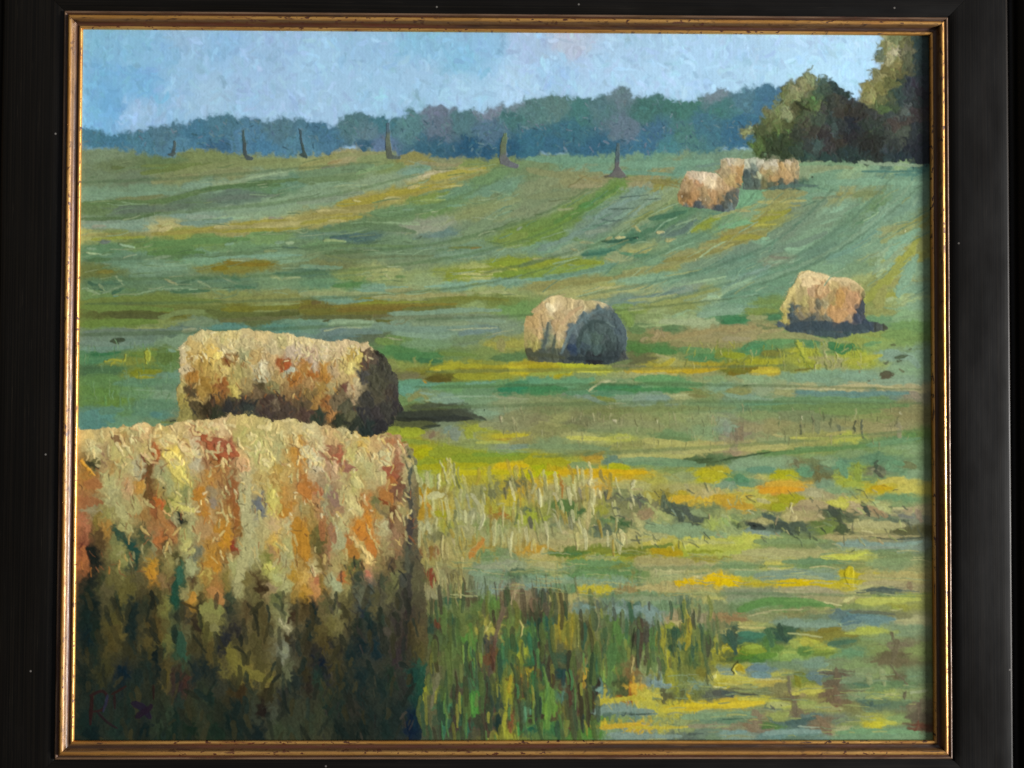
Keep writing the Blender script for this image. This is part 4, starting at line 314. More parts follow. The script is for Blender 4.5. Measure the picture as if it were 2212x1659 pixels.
# single strokes: colour, width, points; * loaded brush, ~ scumble
DET = r'''
=280 550 900
6f8240 45 680 320 900 285 1150 250 1330 215;718444 30 670 240 950 235 1250 225;627440 35 390 262 500 262;87935a 60 1000 310 1400 240 1900 210 2200 180;8a8f5e 50 780 390 1000 360 1200 320;93ab88 40 1100 440 1300 420 1550 400 1800 350 2000 290;8ab0a0 40 1060 450 1350 420;7fa58c 45 130 540 400 520 750 510 1000 500;9cb890 20 1700 370 2000 310 2210 270;7a8454 35 430 575 700 550 880 530;5f7f4a 50 110 600 500 610 900 580 1300 480 1800 420 2212 370;55784a 40 1250 490 1700 430 2000 440;~6c7f78 70 400 690 800 660 1200 600;~727f82 50 1300 560 1700 540 2000 520;5a7848 35 110 760 600 740 850 690;94b4a8 45 110 830 400 820 700 800;a8aca0 30 190 830 320 820;8db0b0 45 960 720 1300 730;a0b8b0 40 1100 740 1400 740;9cc09a 25 1380 750 1720 750;84a8a8 45 1060 800 1400 790 1560 770;90b096 60 1500 680 1900 650 2200 600;a8b896 12 790 780 800 700;a89c98 30 1900 750 2040 750;b0924c 22 820 830 1000 850;9c8c40 40 780 910 1050 880 1400 850 1800 790 2212 760;*d0b878 45 850 880 960 850;c0ae70 45 1400 840 1720 830;c4b06c 50 1750 830 2200 800;ccb468 35 2080 760 2212 760;988c3c 35 1400 870 1650 880 2212 850;8f9440 30 200 950 700 930;bcb468 30 100 915 220 910;b8b85c 30 320 910 340 890;7a8a98 40 290 980 350 980;5f8c4c 60 700 1020 1000 1000 1300 970 1700 960;*9cc09c 26 470 1000 600 1040;*b0c894 18 130 1085 260 1110;8cb088 18 260 1105 380 1095;88ac8c 25 150 1040 230 1050;4f7c44 40 160 1145 360 1140;5a8646 40 740 1090 1000 1085 1280 1090;a0bc98 28 800 1130 950 1120;94b898 14 700 1215 900 1210 1160 1190;7ca890 20 640 1240 800 1180;8cb89c 25 1480 1010 1560 1000;90b4a4 25 1960 985 2060 980;a8c498 30 2080 990 2150 985;a8b878 22 1860 1065 1980 1070;567c7c 22 2040 1035 2212 1050;84b4a0 28 1420 1130 1700 1120 2212 1110;7c6c28 40 1470 1190 1750 1200 1940 1185;7c7024 50 1350 1240 1500 1235;747034 38 240 1275 390 1265;~7ca890 40 640 1250 1100 1240
4a7458 60 200 1410 480 1390;3f6a50 35 160 1370 290 1440;3c6c50 40 400 1480 490 1430;466c50 40 1050 1390 1180 1365;4a7858 35 1230 1340 1350 1340;4a7858 30 1540 1330 1640 1360;4a7854 35 980 1480 1340 1455;4c7c5c 30 1580 1420 1780 1430;4f8068 30 1960 1290 2212 1290;94a878 22 270 1390 310 1440;a0b484 18 420 1320 490 1390;8ca878 25 130 1430 260 1490;94b08c 16 300 1480 500 1400;a8a874 32 910 1340 1020 1395;98ac80 20 1220 1360 1340 1420;94a880 16 1420 1310 1600 1390;8cac80 14 600 1500 850 1440 1150 1430;a4b478 26 1930 1310 2050 1360;a4b47c 22 2060 1350 2212 1330;88a874 16 1360 1440 1500 1440;6aa8a8 14 400 1510 460 1510;748838 60 110 1570 500 1540 900 1530 1450 1550;8a8f48 50 1450 1560 1800 1530 2212 1510;6c7834 50 150 1630 700 1620 1500 1620;70702c 50 1450 1640 2212 1610;94a460 16 1930 1590 2212 1575
=1180 550 900
9a9c5c 60 0 260 200 200 500 130;b08c58 26 270 230 400 200;949864 40 350 140 800 120;8f8c90 24 200 270 340 250;70906a 70 0 330 300 290 700 250;6d8a5c 60 0 400 300 370 600 340;7c9c6a 50 550 320 900 250;98904c 60 950 200 1100 130 1200 180 1350 240;a09468 35 1150 220 1450 240 1550 220;84b0a8 55 1020 320 1250 270;c0ac84 22 1090 340 1320 320;*d8bc9c 20 1190 335 1290 320;b8b088 20 1340 310 1480 300;88aa8c 50 0 480 300 420 600 440;a0b484 14 320 450 480 430 640 430;~8fa888 60 600 400 900 380 1100 360;94aa94 60 0 590 250 570 600 500;a89848 60 1250 370 1600 280 1800 280;b8a860 30 1500 270 1780 290;a08c3c 70 380 620 700 580 900 520 1200 460 1500 440;b8a864 30 830 580 960 550;*c0ac6c 35 1040 460 1140 440;c0b468 20 1290 450 1620 430;*c4b874 35 830 570 960 560;*c8b878 18 500 580 600 590;*c8b070 28 150 680 480 675;a08c44 35 120 720 500 710;b8a05c 25 180 700 700 680;988a40 35 0 800 300 760 600 740;*c4b068 30 280 780 430 780;b09c54 40 0 760 200 720;7c9440 40 1080 600 1300 540 1450 500;92a858 22 1160 580 1400 580;6a9060 70 700 720 1000 680 1300 650 1600 580;6a9474 55 1450 520 1620 440;86b094 18 1010 670 1100 660;7cac90 18 1430 640 1600 630;8cac84 14 1190 680 1280 675;94b486 16 640 790 900 800 1160 820;98b494 30 490 840 600 830;*a8b0a0 35 1170 840 1320 830;a0b090 14 1290 830 1400 790;62805a 60 500 840 900 860 1100 880;6a8a5c 40 200 880 500 850;4f7884 30 300 940 460 940 620 985 720 975;5a7890 16 300 950 460 945;*a0b878 24 220 970 330 970 430 980;84a898 18 230 910 380 905;7898a8 40 1240 935 1330 930;5a6c54 14 1130 950 1180 920;3c5038 10 1150 945 1165 930;58704c 14 1010 990 1070 1000;~7c986c 90 1100 1000 1500 950 1800 800 2100 640;~8c9860 80 1600 700 1900 640 2100 560;5f7c50 14 1740 940 1950 840 2120 760;5a7048 16 2040 690 2080 690;9cb09c 22 2100 870 2150 840
6c8c58 30 300 1010 700 1020 1100 1030;5f7c58 16 0 1050 130 1060;5a7448 16 340 1070 430 1080;748450 25 250 1110 500 1150 700 1130;6c8058 25 500 1140 900 1130 1300 1120;84a890 30 1300 1130 1650 1080;70803c 25 1450 1050 1750 1030;806c34 16 1660 1050 1730 1045;7c9440 70 1920 990 2100 940 2212 900;7aa488 40 0 1220 400 1230;4f7860 30 0 1290 200 1270;5a8464 18 210 1290 310 1330;b0b46c 22 790 1260 1000 1255;a0a860 30 540 1310 800 1300;9cac64 30 700 1350 900 1340;b0b47c 18 820 1300 890 1350;6c9050 30 930 1310 1030 1320;548848 40 330 1410 600 1380;84a468 14 340 1370 480 1360;8a9c2c 60 1430 1330 1560 1290 1850 1310;8aa024 55 1850 1190 2212 1180;7c9c2c 45 1860 1310 2212 1270;8c9c28 35 1500 1290 1860 1240;b8b86c 24 1540 1290 1700 1300 1860 1300;a8ac48 18 1930 1210 2100 1260;84b4a0 18 520 1440 800 1430 1050 1420;90c0b0 22 1200 1420 1500 1400 1800 1370 2212 1350;8cb4a0 18 620 1430 1040 1425;*a8c8b0 26 1080 1470 1120 1475;94a068 45 0 1480 500 1490 1100 1500 1700 1470;a09c5c 40 700 1520 1200 1500 1600 1490;7aa898 30 210 1540 450 1560 700 1550;a8b070 28 1740 1490 1900 1470 2100 1500;a0ac60 16 1960 1510 2200 1510;8a9428 22 550 1580 900 1570 1250 1560;7c8430 40 1200 1580 1600 1530 2000 1550;7a7030 40 300 1610 900 1600 1500 1590;6c6430 45 0 1620 300 1610;76682f 50 400 1650 1300 1630;6f6030 40 110 1560 180 1570
=2080 550 900
76ac98 60 0 190 400 200 800 200;7cb09c 60 900 220 1300 230 1800 210;74ac9c 40 600 310 1000 310 1450 340;7ca4a8 25 1640 260 1850 240;8a9060 60 0 290 300 330 700 330;a0966c 40 400 450 700 440;988c58 30 480 350 700 400;7c7444 16 380 460 480 390 580 340;9c9460 50 960 380 1250 370;8c8444 40 1200 400 1440 420;948448 20 1150 380 1440 460;5a5850 22 740 355 960 360;808e62 60 0 560 300 530 600 500;84946c 50 0 700 200 620 400 600;a0a878 22 280 680 430 660;54683c 16 60 720 140 715;6c7850 14 200 590 400 580;5f9040 70 260 800 500 680 700 580 850 470;4f8c44 45 520 650 700 560 820 520;6c9038 60 0 930 200 880 400 760;7c9c50 30 640 620 850 510;84a8a4 60 620 800 800 650 1000 500;8cb0ac 40 960 520 1050 460;84a8b0 45 640 760 900 600 1060 560;90b0a8 45 1000 740 1150 600 1260 500;8cb4ac 40 760 800 1000 700;84a8a8 60 100 1060 350 960 600 840;94aaa0 40 560 900 800 860;4f6870 12 880 560 1020 545 1160 530;3c5458 10 1120 575 1200 580 1280 575;55706f 16 780 675 900 670 1020 665;55727a 18 690 765 800 780 920 770;607c84 14 600 830 780 830;8ca070 60 1060 720 1250 640 1400 520;8c9a54 50 1000 820 1200 700;b4b070 26 990 830 1080 880;*c0b87c 30 740 960 800 945;*ccc080 30 850 945 930 940;*d0bc84 32 1240 895 1320 890;*c0b070 35 1340 970 1430 965;*c4b474 26 410 1060 490 1075;a8a860 50 970 1090 1100 1090 1180 1050;a8ac74 28 500 990 620 990;b0a468 16 740 1150 840 1165;3f7458 50 1180 770 1380 730 1540 700;4a7c5c 55 1000 960 1200 870 1350 780;2c6050 32 720 980 900 980 1070 940;3c7868 30 540 1110 700 1090 850 1070;4f8a68 28 900 1100 1060 1125 1180 1110;*d8dcc0 12 1040 945 1060 955;2a5440 20 1010 955 1070 945;6a8a90 45 1300 920 1500 890 1620 760;74a080 50 1400 1000 1700 900;8c9c2c 45 1580 890 1700 800 1860 750;74b080 50 1850 830 2212 800;98a464 30 1800 760 2212 640;969048 45 1300 1190 1700 1100 2212 940;8c8440 20 1940 940 2200 960;a8a060 22 1650 1050 1940 1040;92985c 45 900 1290 1300 1220 1600 1150;9ca868 18 1300 1330 1700 1250;*e8d8a8 16 1615 1160 1632 1160;8c9c24 55 0 1180 300 1180 720 1190;84a038 60 0 1280 300 1250 600 1220;98a424 30 0 1170 200 1190;b8b070 18 50 1150 220 1150
80b8ac 35 0 1360 300 1330 560 1270 850 1190;84b0a4 30 420 1310 700 1250;94924e 60 100 1420 400 1390 800 1340;90985c 50 850 1330 1200 1250;949858 40 0 1440 200 1400;8cb898 60 880 1360 1200 1370 1500 1320;acb070 40 850 1440 1060 1430 1250 1460;b8b474 22 640 1440 900 1420;a8a864 40 100 1480 400 1460 700 1480;96b890 30 1300 1420 1600 1380 1900 1330;7ca0a0 45 800 1590 1050 1550 1300 1500 1500 1440;74949c 22 1190 1500 1430 1470;7c989c 26 900 1550 1350 1500;a0ac6c 30 980 1560 1200 1540 1450 1500;8f9a50 70 1200 1590 1500 1560 1750 1490;7c9c4c 40 830 1620 1000 1600;84b0a8 50 1900 1440 2100 1330 2212 1260;a8c890 30 1800 1540 1900 1500;9cc09c 35 1740 1480 1850 1530;6fa08c 55 1900 1520 2212 1380;84b098 28 2000 1540 2212 1500
=2850 550 900
8cb080 35 740 240 1000 230 1300 250;90b484 35 1300 220 1600 240 1920 245;8c9c70 45 850 300 1100 270 1250 290;4f8c90 22 1330 305 1600 310 1900 300;5a9494 25 1650 345 1920 340;84b4a0 40 1300 390 1500 385;80b098 60 1000 430 1500 430 1900 420;3f6a64 35 430 470 700 450 900 455;5a8878 14 880 460 1000 490;2c3c34 22 842 358 860 355;98985c 80 390 540 600 530 790 520;b0ac60 26 330 600 550 595 800 590;a0a054 30 320 680 560 650 720 640;8c8c38 60 280 780 500 750 640 680;a8a44c 20 250 830 500 820;98903f 50 0 960 200 940 380 950;b4a858 20 0 1050 100 1010;b0a860 14 60 910 360 880;b8a868 28 120 685 270 690;9c9850 25 300 740 560 720;7c8c6c 30 860 570 1230 540;989858 40 1080 530 1240 510;7c8c58 55 1250 540 1520 510;84b098 40 820 530 1060 530;7c9a84 70 400 960 700 800 1000 600;84a890 50 700 900 1000 780 1300 620;7c9c90 60 500 1080 800 980 1000 900;94c4ac 28 1010 710 1140 680 1150 660;88b498 24 940 810 1130 760;5a8460 20 1500 620 1480 680;5f8c64 25 1270 820 1400 760 1500 680;88b8a4 55 1350 880 1500 750 1600 620;7cb0a8 45 1000 1140 1250 1050 1480 900;8cbc98 35 370 960 440 950;94b48c 35 1480 1220 1600 1060;5f8c70 14 860 1190 1000 1100 1200 970 1300 850;8a8c80 20 450 1140 680 1150;90c0a0 30 590 1060 760 1050;92b498 26 440 1190 560 1180 670 1190;90b8b8 50 100 1400 300 1300 440 1220;98c4a4 45 0 1480 120 1420 300 1320;6c9c84 60 200 1420 500 1300 800 1230;98b8a0 16 640 1390 700 1330;94b088 60 1440 1300 1600 1180 1750 1040;88bca4 60 1560 1150 1750 980 1900 880;949848 90 1380 1560 1560 1400 1720 1180 1880 980;98984c 110 1500 1620 1560 1450;98a464 45 1540 1000 1700 880 1840 830;8f9a54 50 1370 1450 1450 1330 1560 1280;a8c088 30 1480 1330 1560 1260;88b8a0 90 1690 1500 1800 1300 1880 1120;a8b87c 30 1580 1560 1640 1530;a4b87c 50 1740 1590 1800 1500;8cb49c 30 1830 640 1880 560;*d8dcb0 16 1745 885 1760 885
=280 1200 900
6c8838 60 100 20 500 30 1000 30;5a602c 40 300 80 600 70 900 90;52582c 30 870 80 940 75;5a6030 50 380 110 800 100 1200 70;6a8834 70 100 180 400 180 800 170;98a050 14 270 240 500 235 870 215;8c985c 14 960 165 1200 130;7c9050 50 860 130 1100 60 1400 70;748c84 70 120 270 400 260 700 270 1050 260;7c9a94 50 100 350 400 370 800 340;78a098 35 100 420 300 415 600 400;3c4a30 50 390 345 500 335;4a5638 20 400 360 450 370;607c6c 35 950 290 1020 290;84ac98 40 850 430 1000 440;647034 60 1300 70 1600 100 2212 80;58602c 45 1900 90 2212 80;6c7040 40 1450 150 1800 130 2200 120;609ca0 50 1380 210 1600 210 1680 215;609ca4 45 1870 220 2050 220;a0a884 40 1080 250 1200 220;7c9470 45 1100 180 1350 160;347848 30 200 480 480 460;4f8a5c 40 120 540 400 520;*9c9c38 22 320 540 400 520 500 540 535 480;9c9c38 18 360 585 420 540;*a0a43c 40 740 430 725 560;7c8c34 22 850 420 720 430;4a7448 50 130 640 480 620;5f7c34 110 870 430 950 500 900 570;648834 25 560 480 690 500;7a8024 55 590 660 720 650 860 640;8c8c24 28 620 690 800 690;5f7c30 16 680 615 880 610;~5f8c48 90 130 720 400 710;~5f9068 80 500 770 800 740 1000 720;74a890 40 940 660 1010 700;~5f8c38 70 200 850 400 820;~648c34 50 210 960 500 930;~689868 60 500 880 800 860;7ca07c 14 620 820 950 830;5c9ca0 90 120 1080 300 1060 380 1100;609ca4 40 200 1020 260 1150;5f9078 60 260 1030 480 1010;689c68 14 480 1000 470 880;6ca070 14 560 1010 545 870;78a478 12 640 1000 650 870;5f9850 16 330 960 330 870;74a07c 14 720 1000 725 900;88a888 12 960 1050 1020 990;5a98a0 60 780 1060 860 1060;7c8840 20 860 1140 990 1130;303c30 20 960 1130 1010 1110
=1180 1200 900
6a6830 60 0 60 600 60 900 60;766830 45 350 50 900 30 1300 20;6c7434 45 1000 40 1500 20;5f6434 40 0 120 700 120;54562c 26 230 160 270 150;5f6430 28 740 160 860 150 900 130;8ab09c 45 850 80 1200 70 1500 50 1950 60;7a8c68 35 800 130 1200 110 1700 110;86a48c 50 1500 130 1980 150;78906c 40 1100 140 1600 150;94b490 50 290 170 700 170;74a094 50 0 180 240 190;b0b884 16 240 240 400 220 600 220;7c9ca4 60 280 270 500 240 800 260;7898ac 40 260 280 450 230;688c98 30 300 310 600 310;84a8a0 60 800 210 1200 230 1700 220;8cb09c 45 900 280 1300 300 1500 280;7c9cac 40 1550 280 1800 240 1900 230;606c54 16 450 320 800 300;b0b888 12 1450 240 1900 220;a8ac84 14 800 310 1000 340;a4a878 10 1750 310 2060 240;6c8c40 70 740 350 900 360;~74986c 60 1000 380 1500 370;~76905c 60 1500 350 1850 300;8c9450 45 1880 350 2020 330;488448 70 930 490 1150 490 1400 480;3f7848 45 1150 540 1350 540;6c8838 40 1350 460 1700 480;9c9454 90 1940 350 1950 430;5a8048 50 1880 520 2080 530;94984c 16 1110 500 1130 590;8f983c 14 1240 590 1290 530;8a9448 60 880 540 930 590;9c982c 50 1260 630 1500 610 1750 590;*d0bc34 24 1300 630 1360 630;908828 50 1500 640 1800 640 2100 630;b8ac24 50 2040 600 2212 640;8c8c2c 60 1500 690 1900 700;7c7c38 30 1040 620 1200 620;5c5424 50 1270 710 1440 720;7c744c 50 980 690 1150 690;b08828 30 1190 730 1240 750;5fa088 30 965 760 980 840 1010 880;6cb09c 40 1000 800 1080 840;64a488 25 1090 780 1400 760;649c64 50 1280 800 1550 780 1900 770;2c8458 50 1930 820 2212 800;70a890 22 1600 760 1900 750;8c9050 50 1060 920 1160 850 1240 930;94b8ac 22 1160 850 1300 870;98b89c 16 1240 930 1500 890 1900 880;8cb0a0 35 1350 920 1600 930;a0a880 16 1900 900 2200 910
343a3a 70 950 1050 1150 1085 1400 1090 1650 1090;3c4238 60 1000 1060 1300 1040 1560 1050;4c543c 45 1060 1000 1300 985 1500 1000;484f40 40 1500 1040 1700 1080 1800 1100;2f3430 40 900 1090 1050 1110 1300 1110;565c34 40 950 1160 1150 1150 1300 1150;343c34 30 1180 1180 1350 1170;84a484 60 1700 1040 1900 1060;12281c 16 1775 1010 1785 1020;8fa8a0 60 1420 1230 1440 1180;8c9c94 120 1500 1220 1500 1300;a46c58 35 1270 1290 1300 1240;98a02c 90 1000 1240 1200 1230;8c9c28 50 1000 1310 1250 1330;a8a058 14 1440 1350 1450 1220;949c38 70 1620 1200 1640 1280;8f9464 60 1750 1150 2000 1150;*c0a884 20 1940 1080 1960 1130;b8ac78 16 2050 1090 2090 1150;b0a42c 40 1870 1270 2212 1260;9c8434 20 1900 1310 2060 1300;a0a450 30 1700 1330 2000 1340;84a090 50 2040 1380 2212 1370;7c9c60 16 1900 1400 2200 1430;a8a814 70 1150 1420 1300 1430;94a01c 100 1300 1450 1500 1420 1700 1450;8ca018 90 1500 1500 1800 1490 2212 1470;7c9c24 40 1680 1450 2100 1450;a09c18 60 1150 1560 1500 1560 1800 1550;c8a814 40 1890 1560 2212 1550;b8ac18 50 1500 1620 2212 1610
=2080 1200 900
7c9c44 80 910 60 960 160 990 190;80a048 60 860 60 1000 60;a0b070 40 960 50 1100 40;84985c 60 1050 130 1300 120;98b070 16 1000 210 1150 205 1400 190;94b484 30 1400 110 1560 60;a4b484 55 1280 170 1500 160 1700 170;8cb49c 60 1650 90 1900 80 2212 30;38804f 55 1890 170 2000 150 2130 140;b48c60 55 1210 330 1240 300 1260 250;c0946c 16 1290 240 1310 320;b08c58 45 1300 330 1600 290 1900 240 2200 220;a8905c 60 1500 350 1900 340 2212 320;5f8048 80 1000 260 1120 240;5c8450 35 1320 250 1450 230;a88c60 30 1080 350 1140 310;948c54 50 1400 380 1900 390;684c44 22 2030 250 2060 240;4f8038 90 1000 420 1180 440;4a8440 60 1210 440 1440 450;649454 60 1480 440 1800 440;4f8c50 55 1660 510 1820 500;549058 50 1540 520 1700 540;7c8c30 70 1820 500 1920 450;66683f 30 980 570 1150 530 1260 510;7a7c50 35 850 590 1000 585 1150 600;a09c64 25 1230 480 1350 520;a89c38 60 1330 590 1400 520;b8a030 45 1000 640 1200 640 1500 620;b49820 50 1520 640 1700 630 1850 610;706420 60 1950 660 2212 620;a09420 60 0 610 150 600 280 620;aca824 40 330 600 600 620 800 640;98a838 30 0 670 400 660;c8c84c 12 480 650 800 640;b4a454 12 1200 680 1400 670;5a9c74 50 0 730 140 740;64a070 70 150 760 450 750 640 720;3f8850 45 0 810 200 800 380 820;589064 40 380 850 650 850;b8b884 24 580 840 680 760 800 740;3a8450 45 670 820 800 790 980 780 1080 810;40884a 35 900 830 1300 820 1600 820;62a05c 60 1050 740 1300 720 1500 750;689c60 60 1400 760 1700 770;5a9068 40 800 850 1000 850;92b0a4 60 1000 920 1250 900;88a8a8 45 1150 910 1280 910;84a48c 40 830 910 1000 890;7c8838 40 660 890 760 920 850 940;84a098 40 560 880 640 920 760 960;c0c098 18 780 960 950 960;b4b880 16 1380 880 1560 880;7c7c40 30 1570 880 1730 890;*e0ccac 20 830 1110 850 1150
~788450 60 0 960 500 970 900 990;~7c8848 60 800 1030 1400 1010 2000 980;~6c9060 45 1500 960 2212 980;~869060 90 1400 1140 1500 1200;~8c9060 80 600 1180 1000 1160 1300 1170;c8c48c 12 1110 1100 1115 1130;5a5c30 14 1030 1110 1040 1180;5f5c38 10 1240 1100 1260 1150;d8d4a0 12 1265 1110 1260 1150;a0a870 14 1400 1030 1430 1080;~98a0a0 60 1920 1140 1930 1280;a0785c 50 2060 1180 2060 1300;b88468 60 2000 1440 2060 1400;b8b458 40 390 1280 600 1300 780 1310;b0b058 30 860 1290 980 1290;6c8c50 45 1250 1290 1600 1310;b4ac58 60 1130 1320 1400 1340 1700 1380 2000 1380;b4b05c 50 880 1480 1200 1480 1600 1450;b4ac60 40 1500 1430 1900 1400;7c9460 50 0 1380 500 1370 800 1400;94984c 40 800 1400 1100 1390;a88830 55 570 1500 650 1470 740 1430;9c981c 100 0 1500 200 1500 380 1530;6f9080 50 740 1530 860 1480;88a060 60 400 1560 600 1560;a0a014 70 760 1590 860 1560 960 1580;6c9468 80 950 1540 1300 1530 1700 1560;3f5830 26 1620 1510 1800 1490;4a6034 20 1640 1530 1850 1520;3f5438 16 1850 1510 2212 1460;84a484 80 1960 1570 2212 1550;7c9c6c 40 900 1500 1300 1500;c8a014 55 250 1620 700 1620 1130 1630;b0b010 45 0 1630 280 1620
=2850 1200 900
3a8450 50 0 160 220 150;7c9440 50 230 60 500 60;447c50 60 440 120 550 130;98a068 45 240 130 420 120;b0905c 60 0 260 300 220;a89460 60 250 300 560 250;8c7c54 25 140 250 170 240;7c7c5c 16 335 320 350 280;c0a060 14 370 260 440 250;a8946c 45 0 330 250 320;98985c 60 350 310 700 290 950 340;4a905a 70 200 450 300 410 400 390;609858 50 420 370 680 370;4f8c54 60 830 390 880 390;348048 90 1060 380 1130 440 1250 390;98a058 40 950 400 1030 440;a0a43c 60 720 360 760 460 830 560;4f7028 14 690 350 740 470 780 560;94a040 40 1290 320 1340 420;8cac54 30 1430 420 1500 440;64985c 40 1380 390 1520 370;74984c 60 1530 300 1800 270;a0a23c 60 1180 560 1350 540 1520 500;8c9430 60 800 590 900 600;*a8a068 18 900 560 890 650;*b8ac74 14 980 450 1000 540;*b4a870 14 1080 460 1110 540;747434 60 390 480 560 460;848c24 60 0 500 200 500;b4a434 35 300 640 420 650 540 640;6c6c28 45 100 640 240 640;6a6428 20 690 630 870 620;606838 16 500 420 540 450;5a6c28 14 420 600 440 540;8cb0a4 80 1600 480 1800 520 1880 600;485838 35 1670 520 1780 500;4f5c3c 30 1680 550 1730 540;5a6444 25 1570 580 1610 550;504830 70 1540 670 1630 690;585038 40 1560 720 1620 690;605c44 30 1400 700 1420 740;68704c 30 1710 640 1740 660;5f6c40 25 1640 380 1660 400;5a6c44 20 1800 440 1820 430;7c7c58 22 1310 640 1330 670;88b098 60 1150 680 1300 690 1500 700;84ac90 80 700 700 1000 720;8cac78 40 150 700 400 710;90b098 60 1400 760 1800 740;c4b07c 30 720 800 1000 810 1300 790 1620 800;*c8b884 20 930 820 1060 820;b8a878 22 1650 810 1860 830;6898a4 40 720 850 1000 860 1400 860 1850 870;6c9894 30 850 890 1300 890;a0a878 35 500 800 700 810;8c9050 35 60 820 160 860 250 850;84a890 35 0 860 200 910 500 920;9a9c64 40 500 860 640 880;2c3c24 16 200 780 230 780;d0d8b8 8 230 775 330 775
b09080 60 1830 860 1880 900;60946c 40 200 960 400 950 700 950;6a9460 60 500 920 1000 930 1600 930;6c8c4c 60 500 1000 1100 990 1800 980;708c48 60 900 1040 1500 1020;586044 25 750 1160 770 1260;505c44 18 860 1060 890 1190;7c8458 60 900 1140 920 1240;606c40 22 960 1040 990 1120;5c6440 25 1040 1100 1050 1180;687054 40 1120 1170 1140 1260;444c38 20 1280 1130 1270 1240;56604c 28 1350 1120 1340 1230 1360 1300;585c38 10 1480 1090 1490 1140;5f6440 12 1700 1080 1660 1200;d0c8a0 10 1715 1040 1725 1070;*e0d8b0 12 745 1085 765 1110;a8b494 12 550 1080 560 1120;687848 14 540 1130 550 1180;948c68 45 1690 1150 1710 1290;a89460 40 1550 1220 1680 1200;b8a060 20 480 1260 560 1280;b0a050 25 1000 1260 1200 1230;c0ac60 30 0 1390 300 1380 600 1390;b0ac54 25 650 1300 900 1310 1300 1280;b8b05c 18 680 1380 900 1380;5a8844 30 450 1440 900 1420 1300 1370 1650 1340;648c50 40 700 1400 1100 1390;3a5028 16 0 1500 160 1475 450 1435;b08468 70 90 1440 130 1380;8c7058 30 180 1180 190 1320;90705c 24 130 1200 120 1340;649060 50 1400 1360 1700 1330 1900 1300;5c8c44 50 1780 1270 1880 1240;~84a478 100 200 1500 700 1490;~64946c 90 100 1590 400 1600
=1180 1750 900
c8c484 30 1180 430 1170 330;c4bc78 30 1230 260 1260 420;*d4cc90 30 1345 290 1350 420;d0c888 70 1270 500 1380 490;*ccc48c 18 1360 150 1400 260 1440 380;*ccc890 18 1420 130 1460 200 1495 300;c0b868 50 1290 590 1300 690;c4bc80 16 1330 720 1325 800;c4c088 35 1240 740 1260 850;b8b070 25 1560 420 1570 560;a8a870 40 1510 520 1540 700;9c9c78 25 1620 480 1650 620;b8b484 40 1670 480 1740 600 1770 720 1740 830;*dcd4a0 12 1770 600 1785 720 1750 830;d4cc98 16 1690 660 1660 760;c0b478 26 1600 800 1640 830;c8b878 14 1780 420 1800 440;c09040 22 1770 480 1780 560;80804c 40 1860 420 1900 520;606044 30 2060 350 2100 440;686448 25 1990 420 2000 520;b4ac64 22 2080 560 2060 680;5a6c38 25 2110 680 2090 780;*c8c080 18 1900 740 1890 850;b8b478 14 1990 560 1920 580;986830 30 1910 680 2020 680;506840 20 2080 740 2110 780;c0b470 25 2140 650 2160 760;b48434 28 1230 580 1290 650;ac8020 30 1195 440 1190 600;a88c28 60 1380 610 1450 620;9c9824 60 1330 660 1450 700;b49c68 14 1410 460 1440 600;c09c50 26 1200 860 1210 1000 1220 1180;8c6c34 30 1290 980 1270 1120;*c8a868 25 1390 880 1380 1000 1400 1120;d4b068 20 1430 940 1430 1060;c8a870 22 1480 860 1500 1000;b89c58 22 1530 980 1520 1120;b47c38 55 1650 1080 1720 1000 1770 920;c89c54 16 1600 1080 1700 980 1740 900;*d4b068 30 1570 1100 1580 1140;983c24 24 1290 1190 1260 1290 1290 1390;7c784c 40 1300 880 1300 950;98a080 60 1700 1200 1900 1180 2100 1150;a0a878 14 1850 1170 2150 1190;84a080 50 1650 1250 1900 1230;8ca8a4 40 1800 1400 1890 1400;4f6448 22 2030 1260 2090 1280;a0704c 28 2100 1330 2050 1420 1990 1520;8c4c34 18 2010 1440 1990 1520;b88c64 25 2130 1340 2080 1460 2040 1560;a09860 60 1370 1230 1400 1380;b4a050 35 1560 1280 1560 1440;*d0b870 16 1560 1460 1560 1490;585034 45 1610 1430 1640 1560;5c5434 24 1490 1260 1500 1360;889c80 50 1690 1380 1710 1480;748c4c 40 1830 1400 1840 1520;5c8c38 16 1880 1500 1900 1560;3c6848 45 1440 1480 1430 1550;6c8438 30 1560 1520 1560 1650;a89868 16 1240 1400 1250 1500
